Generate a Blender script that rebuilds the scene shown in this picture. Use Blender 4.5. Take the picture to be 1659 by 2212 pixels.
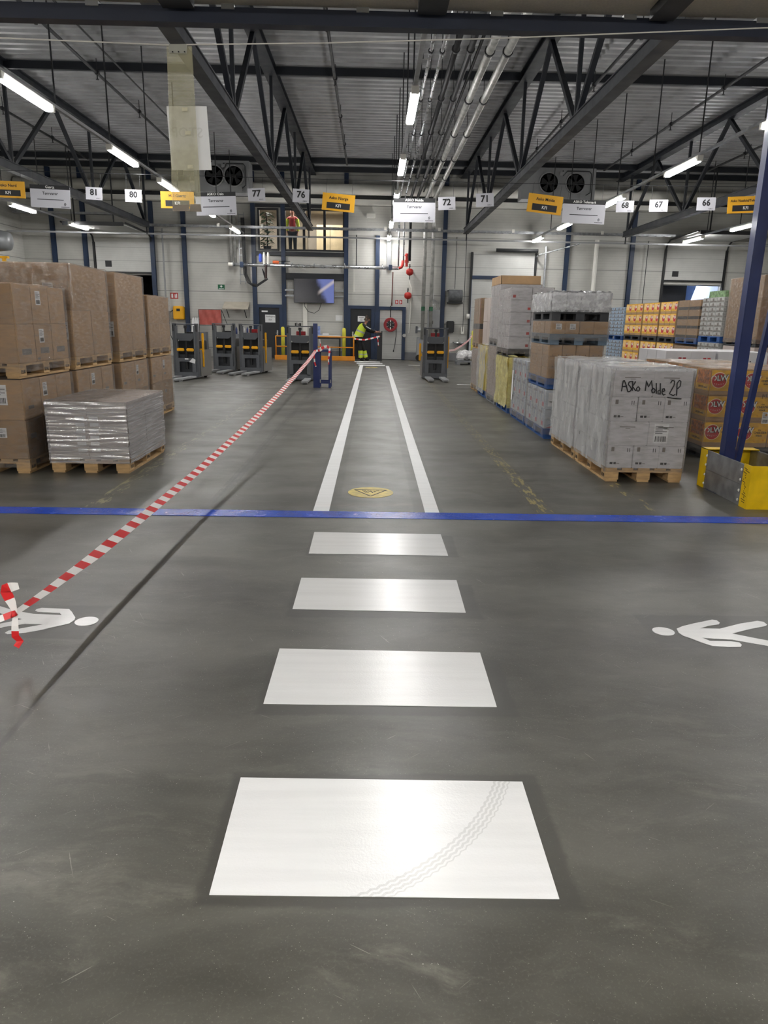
import bpy, math, random
from mathutils import Vector, Matrix, noise
random.seed(7)
for o in list(bpy.data.objects): bpy.data.objects.remove(o)
SC = bpy.context.scene; COL = SC.collection

# ---------------- camera ----------------
F = 1545.0; CX, CY = 829.5, 1106.0; H = 1.58
PITCH = math.atan(413/1545.0); ROLL = 0.0186; YAW = 0.01826
fwd = Vector((math.sin(YAW)*math.cos(PITCH), math.cos(YAW)*math.cos(PITCH), -math.sin(PITCH)))
r0 = Vector((math.cos(YAW), -math.sin(YAW), 0)); u0 = r0.cross(fwd)
CR = math.cos(ROLL)*r0 + math.sin(ROLL)*u0
CU = -math.sin(ROLL)*r0 + math.cos(ROLL)*u0
CC = Vector((0, 0, H))
cam = bpy.data.cameras.new('camera'); camo = bpy.data.objects.new('camera', cam); COL.objects.link(camo)
cam.sensor_fit = 'VERTICAL'; cam.sensor_height = 36.0; cam.lens = 36.0*F/2212.0
cam.clip_start = 0.05; cam.clip_end = 200
M_ = Matrix((CR, CU, -fwd)).transposed().to_4x4(); M_.translation = CC
camo.matrix_world = M_
SC.camera = camo
# measuring helpers: where a ray of the survey camera meets a real plane
def ray(px, py): return CR*((px-CX)/F) - CU*((py-CY)/F) + fwd
def fl(px, py, z=0.0): d = ray(px, py); return CC + d*((z-H)/d.z)
def at(px, py, Y): d = ray(px, py); return CC + d*(Y/d.y)

# ---------------- world, exposure ----------------
w = bpy.data.worlds.new('world'); SC.world = w; w.use_nodes = True
w.node_tree.nodes['Background'].inputs[0].default_value = (0.55, 0.65, 0.85, 1)
w.node_tree.nodes['Background'].inputs[1].default_value = 0.25
SC.view_settings.view_transform = 'Standard'; SC.view_settings.look = 'None'
SC.view_settings.gamma = 1.0; SC.view_settings.exposure = 0.95
SC.view_settings.use_curve_mapping = False
SOFFIT = 100.0     # emission of the unseen lamps added behind the camera for front light
LAMP = 58.0        # emission of the strip lamp diffusers
SC.cycles.max_bounces = 7; SC.cycles.transparent_max_bounces = 24
SC.cycles.diffuse_bounces = 4; SC.cycles.glossy_bounces = 3
SC.cycles.sample_clamp_indirect = 6.0
SC.cycles.caustics_reflective = False; SC.cycles.caustics_refractive = False

def area(name, loc, rot, sx, sy, power, col=(1, 1, 1)):
    l = bpy.data.lights.new(name, 'AREA'); l.shape = 'RECTANGLE'; l.size = sx; l.size_y = sy
    l.energy = power; l.color = col
    o = bpy.data.objects.new(name, l); COL.objects.link(o); o.location = loc; o.rotation_euler = rot
    return o
# office lamp, fill light added inside the trailer at the open dock
area('office_lamp_light', (-3.0, 32.6, 6.0), (0, 0, 0), 3.0, 1.6, 75, (1, .95, .87))
area('trailer_fill_light', (14.3, 33.4, 3.2), (math.radians(-55), 0, 0), 1.8, 1.2, 60, (.75, .85, 1))

# ---------------- helpers ----------------
def lin(c):
    if isinstance(c, str):
        c = c.lstrip('#'); v = [int(c[i:i+2], 16)/255 for i in (0, 2, 4)]
        return tuple(x/12.92 if x <= .04045 else ((x+.055)/1.055)**2.4 for x in v)
    return tuple(c)
class NT:
    def __init__(s, m): s.t = m.node_tree; s.b = s.t.nodes.get('Principled BSDF'); s.out = s.t.nodes.get('Material Output')
    def n(s, ty, ins=None, **kw):
        nd = s.t.nodes.new(ty)
        for k, v in kw.items(): setattr(nd, k, v)
        for k, v in (ins or {}).items():
            if isinstance(v, bpy.types.NodeSocket): s.t.links.new(v, nd.inputs[k])
            else: nd.inputs[k].default_value = v
        return nd
    def m(s, op, a, b=0.0, c=0.0, clamp=False):
        nd = s.n('ShaderNodeMath', operation=op); nd.use_clamp = clamp
        for i, v in enumerate((a, b, c)):
            if isinstance(v, bpy.types.NodeSocket): s.t.links.new(v, nd.inputs[i])
            else: nd.inputs[i].default_value = v
        return nd.outputs[0]
    def mix(s, f, a, b):
        nd = s.n('ShaderNodeMix', data_type='RGBA')
        for i, v in ((0, f), (6, a), (7, b)):
            if isinstance(v, bpy.types.NodeSocket): s.t.links.new(v, nd.inputs[i])
            else: nd.inputs[i].default_value = v if i == 0 else tuple(v)+((1,) if len(v) == 3 else ())
        return nd.outputs[2]
    def noise(s, vec, scale, detail=3, rough=.5):
        return s.n('ShaderNodeTexNoise', {'Vector': vec, 'Scale': scale, 'Detail': detail, 'Roughness': rough}).outputs['Fac']
    def ramp(s, f, lo, hi):
        return s.n('ShaderNodeMapRange', {0: f, 1: lo, 2: hi}, interpolation_type='SMOOTHSTEP').outputs[0]
    def link(s, a, b): s.t.links.new(a, b)
MATS = {}
def mat(name, col, rough=.6, metal=0.0, var=.12, scale=3.0, bump=0.0, bscale=40.0, spec=.5, coat=0.0, stretch=(1, 1, 1), rnd=0.0, emit=0.0, alpha=1.0):
    if name in MATS: return MATS[name]
    m = bpy.data.materials.new(name); m.use_nodes = True; N = NT(m); b = N.b
    c = lin(col)
    tc = N.n('ShaderNodeTexCoord').outputs['Object']
    if stretch != (1, 1, 1): tc = N.n('ShaderNodeMapping', {0: tc, 3: stretch}).outputs[0]
    if var > 0 or rnd > 0:
        f = N.ramp(N.noise(tc, scale, 4), .3, .7)
        dark = tuple(x*(1-var) for x in c); lite = tuple(min(1, x*(1+var)) for x in c)
        cc = N.mix(f, dark, lite)
        if rnd > 0:
            oi = N.n('ShaderNodeObjectInfo').outputs['Random']
            cc = N.n('ShaderNodeHueSaturation', {'Color': cc, 'Value': N.m('MULTIPLY_ADD', oi, rnd*2, 1-rnd)}).outputs[0]
        N.link(cc, b.inputs['Base Color'])
        N.link(N.m('MULTIPLY_ADD', f, .12, rough-.06, clamp=True), b.inputs['Roughness'])
    else:
        b.inputs['Base Color'].default_value = c+(1,); b.inputs['Roughness'].default_value = rough
    b.inputs['Metallic'].default_value = metal; b.inputs['Specular IOR Level'].default_value = spec
    b.inputs['Coat Weight'].default_value = coat; b.inputs['Coat Roughness'].default_value = .1
    if bump > 0:
        bn = N.n('ShaderNodeBump', {'Strength': bump, 'Distance': .01, 'Height': N.noise(tc, bscale, 3)})
        N.link(bn.outputs[0], b.inputs['Normal'])
    if emit > 0:
        b.inputs['Emission Color'].default_value = c+(1,); b.inputs['Emission Strength'].default_value = emit
    MATS[name] = m; return m

class B:
    def __init__(s): s.v = []; s.f = []; s.mi = []
    def add(s, vs, fs, mi=0):
        k = len(s.v); s.v += [tuple(v) for v in vs]
        for f in fs: s.f.append(tuple(i+k for i in f)); s.mi.append(mi)
        return s
    def box(s, x0, x1, y0, y1, z0, z1, mi=0):
        return s.add([(x0, y0, z0), (x1, y0, z0), (x1, y1, z0), (x0, y1, z0), (x0, y0, z1), (x1, y0, z1), (x1, y1, z1), (x0, y1, z1)],
              [(3, 2, 1, 0), (4, 5, 6, 7), (0, 1, 5, 4), (1, 2, 6, 5), (2, 3, 7, 6), (3, 0, 4, 7)], mi)
    def beam(s, p, q, w, h, mi=0, up=(0, 0, 1)):
        p = Vector(p); q = Vector(q); d = (q-p).normalized(); u = Vector(up)
        if abs(d.dot(u)) > .98: u = Vector((0, 1, 0))
        a = d.cross(u).normalized(); b = a.cross(d)
        a = a*(w/2); b = b*(h/2)
        vs = [p-a-b, p+a-b, p+a+b, p-a+b, q-a-b, q+a-b, q+a+b, q-a+b]
        return s.add(vs, [(0, 1, 2, 3), (7, 6, 5, 4), (4, 5, 1, 0), (5, 6, 2, 1), (6, 7, 3, 2), (7, 4, 0, 3)], mi)
    def tube(s, pts, r, n=8, mi=0, cap=True):
        pts = [Vector(p) for p in pts]; rs = r if isinstance(r, (list, tuple)) else [r]*len(pts)
        rings = []; pa = None
        for i, p in enumerate(pts):
            d = (pts[min(i+1, len(pts)-1)]-pts[max(i-1, 0)]).normalized()
            if pa is None:
                u = Vector((0, 0, 1)) if abs(d.z) < .9 else Vector((1, 0, 0))
                a = d.cross(u).normalized()
            else: a = (pa-d*pa.dot(d)).normalized()
            pa = a; b = d.cross(a)
            rings.append([p+(a*math.cos(t)+b*math.sin(t))*rs[i] for t in [2*math.pi*k/n for k in range(n)]])
        vs = [v for rg in rings for v in rg]; fs = []
        for i in range(len(pts)-1):
            for k in range(n):
                fs.append((i*n+k, (i+1)*n+k, (i+1)*n+(k+1) % n, i*n+(k+1) % n))
        if cap: fs.append(tuple(range(n))); fs.append(tuple(reversed(range((len(pts)-1)*n, len(pts)*n))))
        return s.add(vs, fs, mi)
    def poly(s, pts, n, mi=0):       # prism of a planar polygon thickened along n
        n = Vector(n); pts = [Vector(p) for p in pts]; k = len(pts)
        nn = Vector((0, 0, 0))
        for i in range(k): nn += pts[i].cross(pts[(i+1) % k])
        if nn.dot(n) < 0: pts.reverse()
        vs = pts+[p+n for p in pts]
        fs = [tuple(reversed(range(k))), tuple(range(k, 2*k))]+[(i, (i+1) % k, k+(i+1) % k, k+i) for i in range(k)]
        return s.add(vs, fs, mi)
    def lathe(s, prof, c=(0, 0, 0), axis='z', n=24, mi=0):
        vs = []; c = Vector(c)
        for (r, h) in prof:
            for k in range(n):
                t = 2*math.pi*k/n; a, b = r*math.cos(t), r*math.sin(t)
                v = {'z': (a, b, h), 'y': (a, h, b), 'x': (h, a, b)}[axis]; vs.append(c+Vector(v))
        fs = []
        for i in range(len(prof)-1):
            for k in range(n): fs.append((i*n+k, i*n+(k+1) % n, (i+1)*n+(k+1) % n, (i+1)*n+k))
        fs.append(tuple(reversed(range(n)))); fs.append(tuple(range((len(prof)-1)*n, len(prof)*n)))
        return s.add(vs, fs, mi)
    def mesh(s, name, mats, smooth=False):
        me = bpy.data.meshes.new(name); me.from_pydata(s.v, [], s.f)
        for m in (mats if isinstance(mats, (list, tuple)) else [mats]): me.materials.append(m)
        if any(s.mi): me.polygons.foreach_set('material_index', s.mi)
        if smooth: me.polygons.foreach_set('use_smooth', [True]*len(s.f))
        me.update(); return me
    def build(s, name, mats, parent=None, loc=(0, 0, 0), rz=0.0, bevel=0.0, smooth=False, recalc=False):
        me = s.mesh(name, mats, smooth)
        if recalc or bevel:
            import bmesh
            bm = bmesh.new(); bm.from_mesh(me); bmesh.ops.recalc_face_normals(bm, faces=bm.faces)
            if bevel: bmesh.ops.bevel(bm, geom=bm.edges[:], offset=bevel, segments=2, affect='EDGES', clamp_overlap=True)
            bm.to_mesh(me); bm.free()
        return put(name, me, parent, loc, rz)
def put(name, me, parent=None, loc=(0, 0, 0), rz=0.0):
    o = bpy.data.objects.new(name, me); COL.objects.link(o); o.location = loc; o.rotation_euler = (0, 0, rz)
    if parent: o.parent = parent
    return o
def tag(o, label, cat, group=None):
    o['label'] = label; o['category'] = cat
    if group: o['group'] = group
    return o
def thing(name, label, cat, loc=(0, 0, 0), rz=0.0, group=None):
    o = bpy.data.objects.new(name, None); COL.objects.link(o); o.location = loc; o.rotation_euler = (0, 0, rz)
    o.empty_display_size = .1
    return tag(o, label, cat, group)
def struct(o): o['kind'] = 'structure'; return o
def kids(o): return [c for c in bpy.data.objects if c.parent == o]
def copy_tree(o, loc=None, rz=None, label=None, parent=None):
    c = o.copy(); COL.objects.link(c)
    if parent: c.parent = parent
    if loc is not None: c.location = loc
    if rz is not None: c.rotation_euler = (0, 0, rz)
    if label: c['label'] = label
    for k in kids(o): copy_tree(k, parent=c)
    return c
# text laid on a face: o = origin (lower left or centre), u = reading direction, v = up
FONTC = {}
def text(name, s, size, m, parent, o, u=(1, 0, 0), v=(0, 0, 1), align='CENTER', mirror=False, thick=.0008, bold=0.0, sx=1.0):
    key = (s, size, align, bold, m.name)
    if key not in FONTC:
        cu = bpy.data.curves.new(name, 'FONT'); cu.body = s; cu.size = size; cu.align_x = align; cu.align_y = 'CENTER'
        cu.extrude = thick; cu.offset = bold; cu.resolution_u = 2
        to = bpy.data.objects.new('tmp_text', cu); COL.objects.link(to)
        dg = bpy.context.evaluated_depsgraph_get(); dg.update()
        me = bpy.data.meshes.new_from_object(to.evaluated_get(dg)); me.name = name
        me.materials.clear(); me.materials.append(m)
        bpy.data.objects.remove(to); FONTC[key] = me
    u = Vector(u).normalized(); v = Vector(v).normalized(); n = u.cross(v)
    if mirror: u = -u
    ob = put(name, FONTC[key], parent)
    mw = Matrix((u*sx, v, n)).transposed().to_4x4(); mw.translation = Vector(o)+n*.001
    ob.matrix_local = mw
    return ob
FACES = {'-y': (Vector((1, 0, 0)), Vector((0, -1, 0))), '+x': (Vector((0, 1, 0)), Vector((1, 0, 0))), '-x': (Vector((0, -1, 0)), Vector((-1, 0, 0)))}
def rects(name, rs, m, parent, o, face='-y', d=.0015):
    """thin printed rectangles (u0,v0,u1,v1) on a face through o"""
    u, n = FACES[face]; b = B(); o = Vector(o)
    for (a0, b0, a1, b1) in rs:
        pts = [o+u*a0+Vector((0, 0, b0)), o+u*a1+Vector((0, 0, b0)), o+u*a1+Vector((0, 0, b1)), o+u*a0+Vector((0, 0, b1))]
        b.poly(pts, n*d)
    return b.build(name, m, parent)
def sticker(parent, o, w_, h_, face='-y'):
    s = rects('label_sticker', [(0, 0, w_, h_)], PAPER, parent, o, face)
    rs = [(w_*.1, h_*(.86-.09*k), w_*(.9 if k % 2 else .6), h_*(.89-.09*k)) for k in range(5)]
    x = w_*.12
    while x < w_*.85:
        d = w_*random.choice((.015, .03, .045)); rs.append((x, h_*.08, x+d, h_*.36)); x += d+w_*random.choice((.02, .04))
    rects('print', rs, INK, s, Vector(o)+FACES[face][1]*.0014, face)
    return s

# ---------------- materials ----------------
INK = mat('black_ink', '#141416', .6, var=0)
PAPER = mat('white_paper', '#dcdcdc', .6, var=.03)
NAVY = mat('navy_steel', '#13171e', .5, var=.15)
NAVYW = mat('navy_wall_steel', '#152843', .45, var=.15)
BLUE = mat('blue_painted_steel', '#15265a', .35, var=.15, coat=.2)
BLACK = mat('black_plastic', '#17181a', .5, var=.2)
DARK = mat('dark_rubber', '#0d0d0e', .7, var=.1)
GREY = mat('grey_enamel', '#8c8d8e', .5, var=.06)
DGREY = mat('truck_grey', '#4a4c50', .45, var=.12)
WHITE = mat('white_enamel', '#dcdad2', .45, var=.04)
YEL = mat('yellow_enamel', '#e3a614', .4, var=.08)
ORANGE = mat('orange_enamel', '#d98a1e', .45, var=.1)
YPOST = mat('pale_yellow_enamel', '#d8cf45', .45, var=.08)
GALV = mat('galvanised_steel', '#9a9c9e', .38, metal=.75, var=.18, scale=9)
PIPE = mat('bright_steel_pipe', '#b9bbbd', .3, metal=.85, var=.15, scale=5)
INSUL = mat('foil_lagging', '#b4b4b0', .42, metal=.5, var=.2, scale=6, bump=.4, bscale=25)
PIPEB = mat('black_pipe', '#1b1c1f', .5, var=.2)
REDP = mat('red_paint', '#a8231c', .4, var=.1)
REDD = mat('dark_red_paint', '#8c1a22', .35, var=.1)
WOOD = mat('pallet_wood', '#b59468', .8, var=.22, scale=6, stretch=(1, 1, 6), rnd=.08, bump=.2)
WOODD = mat('worn_pallet_wood', '#8d7858', .85, var=.25, scale=6, rnd=.08)
PBLUE = mat('blue_pallet_paint', '#1d4a86', .6, var=.25)
PGREY = mat('grey_plastic_pallet', '#6f7173', .6, var=.12)
PBLACK = mat('black_plastic_pallet', '#26282b', .5, var=.15)
CARD = mat('brown_cardboard', '#a3835f', .75, var=.09, scale=5, rnd=.07)
CARDD = mat('brown_cardboard_worn', '#8f7353', .8, var=.12, scale=5, rnd=.07)
CARDW = mat('white_cardboard', '#c4c2c4', .65, var=.04, scale=4, rnd=.03)
CARDG = mat('greyish_pink_cardboard', '#a99d96', .7, var=.06, scale=4, rnd=.06)
CARDY = mat('yellow_carton', '#d8c56a', .6, var=.1, rnd=.05)
SNACK = mat('yellow_printed_carton', '#dca92e', .55, var=.15, scale=9, rnd=.04)
PINK = mat('pink_wrapped_goods', '#a8606a', .45, var=.25, scale=2)
WHITELINE = mat('line_print', '#e8e8e4', .5, var=0)
GREYPRINT = mat('grey_print', '#6c655f', .6, var=.1)
def film(name, lo, hi, col, stretch, bump=.6, rough=.1, scale=6, dist=.02, ior=1.5):
    m = bpy.data.materials.new(name); m.use_nodes = True; N = NT(m)
    tc = N.n('ShaderNodeTexCoord').outputs['Object']
    mp = N.n('ShaderNodeMapping', {0: tc, 3: stretch}).outputs[0]
    nz = N.noise(mp, scale, 5, .6)
    bn = N.n('ShaderNodeBump', {'Strength': bump, 'Distance': dist, 'Height': nz})
    N.b.inputs['Base Color'].default_value = lin(col)+(1,)
    N.b.inputs['Roughness'].default_value = rough; N.b.inputs['Specular IOR Level'].default_value = .9; N.b.inputs['IOR'].default_value = ior
    N.link(bn.outputs[0], N.b.inputs['Normal'])
    tr = N.n('ShaderNodeBsdfTransparent').outputs[0]
    f = N.ramp(nz, .35, .75); f = N.m('MULTIPLY_ADD', f, hi-lo, lo)
    lw = N.n('ShaderNodeFresnel', {'IOR': 1.45, 'Normal': bn.outputs[0]}).outputs[0]
    f = N.m('ADD', f, N.m('MULTIPLY', lw, .6), clamp=True)
    mx = N.n('ShaderNodeMixShader', {0: f, 1: tr, 2: N.b.outputs[0]})
    N.link(mx.outputs[0], N.out.inputs[0]); return m
FILM = film('clear_stretch_film', .05, .28, '#b9b2ac', (1.2, 1.2, 5))
FILMS = film('silvery_stretch_film', .35, .75, '#b2aeae', (.8, .8, 24), bump=.25, scale=3, dist=.01, rough=.11, ior=2.3)
FILMW = film('milky_hood_film', .18, .5, '#d6d6d4', (2, 2, .8), bump=.8, scale=4, rough=.1, ior=1.8)
FILMC = film('crinkled_white_film', .2, .6, '#e4e4e4', (1, 1, 1), bump=.6, scale=14)
FILMB = film('crinkled_brown_film', .2, .6, '#b8a492', (1, 1, 1), bump=.6, scale=16, rough=.1, ior=2.3)
FILMY = film('yellow_tinted_film', .45, .8, '#d2c98a', (1, 1, 2), bump=.8, scale=6)
GLASS = film('window_glass', .03, .05, '#8090a0', (1, 1, 1), bump=0, rough=.03)
STRIP = film('yellowed_clear_plastic', .16, .3, '#d0cba8', (1, 1, 1), bump=.1, rough=.2, scale=8)

# polished concrete
def floor_material():
    m = bpy.data.materials.new('polished_concrete'); m.use_nodes = True; N = NT(m)
    tc = N.n('ShaderNodeTexCoord').outputs['Object']
    sx = N.n('ShaderNodeSeparateXYZ', {0: tc}); X, Y = sx.outputs[0], sx.outputs[1]
    wr = N.n('ShaderNodeTexNoise', {'Vector': tc, 'Scale': 1.6, 'Detail': 3}).outputs['Color']
    tw = N.n('ShaderNodeMix', {0: .22, 4: tc, 5: wr}, data_type='VECTOR').outputs[1]
    st = N.n('ShaderNodeMapping', {0: tw, 3: (.8, 2.2, 1)}).outputs[0]
    big = N.noise(st, .8, 6, .65); med = N.noise(st, 3.0, 8, .7); fine = N.noise(tc, 110, 4, .7)
    c = N.mix(N.ramp(big, .32, .68), (.032, .030, .023), (.098, .095, .080))
    c = N.mix(N.m('MULTIPLY', N.ramp(med, .50, .72), N.m('MULTIPLY_ADD', N.ramp(Y, 2.6, 1.3), .45, .3)), c, (.17, .163, .135))
    c = N.mix(N.m('MULTIPLY', N.ramp(fine, .50, .78), .35), c, (.20, .19, .165))
    c = N.mix(N.m('MULTIPLY', N.ramp(N.noise(tc, .55, 2), .55, .7), .35), c, (.095, .092, .094))
    for sc_, th, k_ in ((34.0, .055, .8), (85.0, .09, .6)):
        vo = N.n('ShaderNodeTexVoronoi', {'Vector': tc, 'Scale': sc_}).outputs['Distance']
        sp = N.m('MULTIPLY', N.ramp(vo, th+.02, th-.01), N.ramp(N.noise(tc, 4 if sc_ < 50 else 7, 3), .42, .6))
        c = N.mix(N.m('MULTIPLY', sp, k_), c, (.42, .41, .37))
    for ang, k in ((.5, 2.0), (-.7, 1.7), (1.1, 1.5)):
        mr = N.n('ShaderNodeMapping', {0: tc, 2: (0, 0, ang)}).outputs[0]
        mp = N.n('ShaderNodeMapping', {0: mr, 1: (k*7, k, 0), 3: (k, k*28, 1)}).outputs[0]
        sc = N.ramp(N.noise(mp, 2.2, 2, .5), .73, .78)
        c = N.mix(N.m('MULTIPLY', sc, .45), c, (.36, .35, .31))
    # worn yellow floor marks left from older lines, and dark patches beside the joint
    def band(x0, w_): return N.m('LESS_THAN', N.m('ABSOLUTE', N.m('SUBTRACT', X, x0)), w_)
    far = N.m('GREATER_THAN', Y, 5.95)
    tear = N.noise(N.n('ShaderNodeMapping', {0: tc, 3: (9, 2.2, 1)}).outputs[0], 2.4, 6, .7)
    fade = N.ramp(Y, 11.0, 6.0)
    for x0, w_, colr, th, k in ((1.51, .07, (.42, .33, .09), .50, 1), (2.48, .06, (.33, .27, .10), .55, 1), (-2.38, .07, (.30, .27, .15), .52, 1)):
        f = N.m('MULTIPLY', N.m('MULTIPLY', band(x0, w_), far), N.ramp(tear, th, th+.06))
        c = N.mix(N.m('MULTIPLY', f, N.m('MULTIPLY_ADD', fade, .6, .35)), c, colr)
    f = N.m('MULTIPLY', N.m('MULTIPLY', band(1.51, .1), far), N.ramp(tear, .42, .5))
    c = N.mix(N.m('MULTIPLY', f, .35), c, (.045, .042, .035))
    f = N.m('MULTIPLY', N.m('MULTIPLY', band(-1.39, .055), far), N.ramp(tear, .40, .5))
    c = N.mix(N.m('MULTIPLY', f, .65), c, (.035, .033, .028))
    # saw joint
    j = N.ramp(N.m('ABSOLUTE', N.m('SUBTRACT', X, -1.395)), .020, .006)
    c = N.mix(N.m('MULTIPLY', j, .65), c, (.03, .029, .026))
    # fresh sealer squeezed out round the painted shapes
    edge = N.m('MULTIPLY_ADD', N.noise(tc, 7, 5, .7), .06, -.04)
    def rect(x0, x1, y0, y1, k):
        a = N.m('SUBTRACT', N.m('ABSOLUTE', N.m('SUBTRACT', X, (x0+x1)/2)), (x1-x0)/2)
        b_ = N.m('SUBTRACT', N.m('ABSOLUTE', N.m('SUBTRACT', Y, (y0+y1)/2)), (y1-y0)/2)
        d = N.m('ADD', N.m('MAXIMUM', a, b_), edge)
        return N.m('MULTIPLY', N.ramp(d, .018, -.006), k)
    dk = None
    for r in ((-.465, .595, 1.655, 2.235, .7), (-.455, .61, 2.66, 3.15, .7), (-.45, .61, 3.67, 4.16, .7), (-.44, .60, 4.73, 5.22, .7),
              (-2.4, -1.47, 3.36, 3.76, .75), (1.5, 2.6, 3.33, 3.72, .65), (-.52, -.30, 5.9, 29, .55), (.38, .60, 5.9, 29, .55), (-20, 20, 5.69, 5.91, .45)):
        q = rect(*r); dk = q if dk is None else N.m('MAXIMUM', dk, q)
    c = N.mix(dk, c, (.034, .032, .027))
    N.link(c, N.b.inputs['Base Color'])
    rg = N.m('MULTIPLY_ADD', N.noise(tc, 2.5, 4), .26, .285); N.link(rg, N.b.inputs['Roughness'])
    bn = N.n('ShaderNodeBump', {'Strength': .12, 'Distance': .004, 'Height': N.noise(tc, 25, 4)})
    N.link(bn.outputs[0], N.b.inputs['Normal']); N.b.inputs['Specular IOR Level'].default_value = .8
    return m
FLOORM = floor_material()
def wall_material(name, col, pitch=.1, joint=1.13, z0=.35, depth=.35):
    m = bpy.data.materials.new(name); m.use_nodes = True; N = NT(m)
    tc = N.n('ShaderNodeTexCoord').outputs['Object']; Z = N.n('ShaderNodeSeparateXYZ', {0: tc}).outputs[2]
    g = N.m('LESS_THAN', N.m('FRACT', N.m('DIVIDE', Z, pitch)), .12)
    j = N.m('LESS_THAN', N.m('FRACT', N.m('DIVIDE', N.m('SUBTRACT', Z, z0), joint)), .02)
    c0 = lin(col); nz = N.ramp(N.noise(tc, 1.2, 5, .6), .3, .75)
    c = N.mix(nz, tuple(x*.9 for x in c0), tuple(min(1, x*1.05) for x in c0))
    c = N.mix(N.m('MULTIPLY', g, .25), c, tuple(x*.5 for x in c0))
    c = N.mix(N.m('MULTIPLY', j, .8), c, tuple(x*.25 for x in c0))
    N.link(c, N.b.inputs['Base Color']); N.b.inputs['Roughness'].default_value = .55
    return m
WALLM = wall_material('ribbed_white_panel', '#b9b8b2')
DOORM = wall_material('ribbed_door_panel', '#bdbdb9', .08, .52, .1)
BEIGE = mat('office_plaster', '#a39c90', .8, var=.05)
CEILN = mat('beige_soffit', '#d6ccb8', .7, var=.06, scale=60)
DECK = mat('corrugated_deck', '#9a9b9c', .4, metal=.3, var=.15, scale=2)
# ================= structure =================
WY = 30.9
o = struct(B().add([(-14.2, -7, 0), (17, -7, 0), (17, WY, 0), (-14.2, WY, 0)], [(0, 1, 2, 3)]).build('floor', FLOORM))
def holed(x0, x1, z0, z1, holes, y0, y1):
    xs = sorted(set([x0, x1]+[h[0] for h in holes]+[h[1] for h in holes])); zs = sorted(set([z0, z1]+[h[2] for h in holes]+[h[3] for h in holes]))
    b = B()
    for i in range(len(xs)-1):
        for k in range(len(zs)-1):
            cx, cz = (xs[i]+xs[i+1])/2, (zs[k]+zs[k+1])/2
            if any(h[0] < cx < h[1] and h[2] < cz < h[3] for h in holes): continue
            b.box(xs[i], xs[i+1], y0, y1, zs[k], zs[k+1])
    return b
HOLES = [(-11.3, -9.1, 0, 3.3), (11.95, 14.35, 0, 3.25), (-4.74, -3.90, 4.25, 5.86), (-3.68, -1.24, 4.25, 5.86), (4.0, 6.55, 0.0, 3.3)]
struct(holed(-14.2, 17, 0, 7.6, HOLES, WY, WY+.16).build('wall_back', WALLM))
struct(B().box(-14.4, -14.2, -7, WY+.16, 0, 7.6).build('wall_left', WALLM))
struct(B().box(17, 17.2, -7, WY+.16, 0, 7.6).build('wall_right', WALLM))
struct(B().box(-14.2, 17, -7.2, -7, 0, 7.6).build('wall_front', WALLM))
struct(B().box(-3.70, 7.0, WY-.02, WY, 0, .32).build('baseboard_back', mat('grey_plinth', '#77777a', .7)))
# corrugated roof deck, ribs running across the hall
b = B(); P = .31; y = 5.7; vs = []
prof = []
while y < WY:
    prof += [(y, 7.28), (y+.12, 7.28), (y+.16, 7.38), (y+.27, 7.38)]; y += P
k = len(prof)
vs = [(-14.2, a, c) for a, c in prof]+[(17, a, c) for a, c in prof]
b.add(vs, [(i+k, i+1+k, i+1, i) for i in range(k-1)])
struct(b.build('ceiling', DECK))
struct(B().box(-14.4, 17.2, 5.6, WY+.2, 7.5, 7.7).build('ceiling', DECK))
# low soffit of the near zone
struct(B().box(-14.2, 17, -7, 5.86, 3.73, 3.85).build('ceiling', CEILN))
struct(B().box(-14.2, 17, 5.86, 5.98, 3.85, 7.5).build('wall_gable', WALLM))

# mezzanine office behind the glass
struct(B().box(-5.0, -1.0, WY+.16, 34.4, 4.05, 4.2).build('floor_office', mat('office_floor', '#5b544a', .6)))
struct(B().box(-5.0, -1.0, 34.4, 34.5, 4.2, 6.1).build('wall_office_back', BEIGE))
struct(B().box(-5.1, -5.0, WY+.16, 34.5, 4.05, 6.1).build('wall_office_left', BEIGE))
struct(B().box(-1.0, -.9, WY+.16, 34.5, 4.05, 6.1).build('wall_office_right', BEIGE))
struct(B().box(-5.1, -.9, WY+.16, 34.5, 6.1, 6.2).build('ceiling_office', BEIGE))
WBLK = mat('black_window_frame', '#141518', .5, var=.05)
def window(n, x0, x1, z0, z1, mull):
    f = B(); t = .07
    f.box(x0, x1, WY-.04, WY+.08, z0, z0+t); f.box(x0, x1, WY-.04, WY+.08, z1-t, z1)
    f.box(x0, x0+t, WY-.04, WY+.08, z0+t, z1-t); f.box(x1-t, x1, WY-.04, WY+.08, z0+t, z1-t)
    for m_ in mull: f.box(m_-.05, m_+.05, WY-.04, WY+.08, z0+t, z1-t)
    fo = struct(f.build('window_%d' % n, WBLK))
    B().box(x0+t, x1-t, WY+.03, WY+.035, z0+t, z1-t).build('pane', GLASS, fo)
window(1, -4.74, -3.90, 4.25, 5.86, [])
window(2, -3.68, -1.24, 4.25, 5.86, [-2.88, -2.05])
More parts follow.
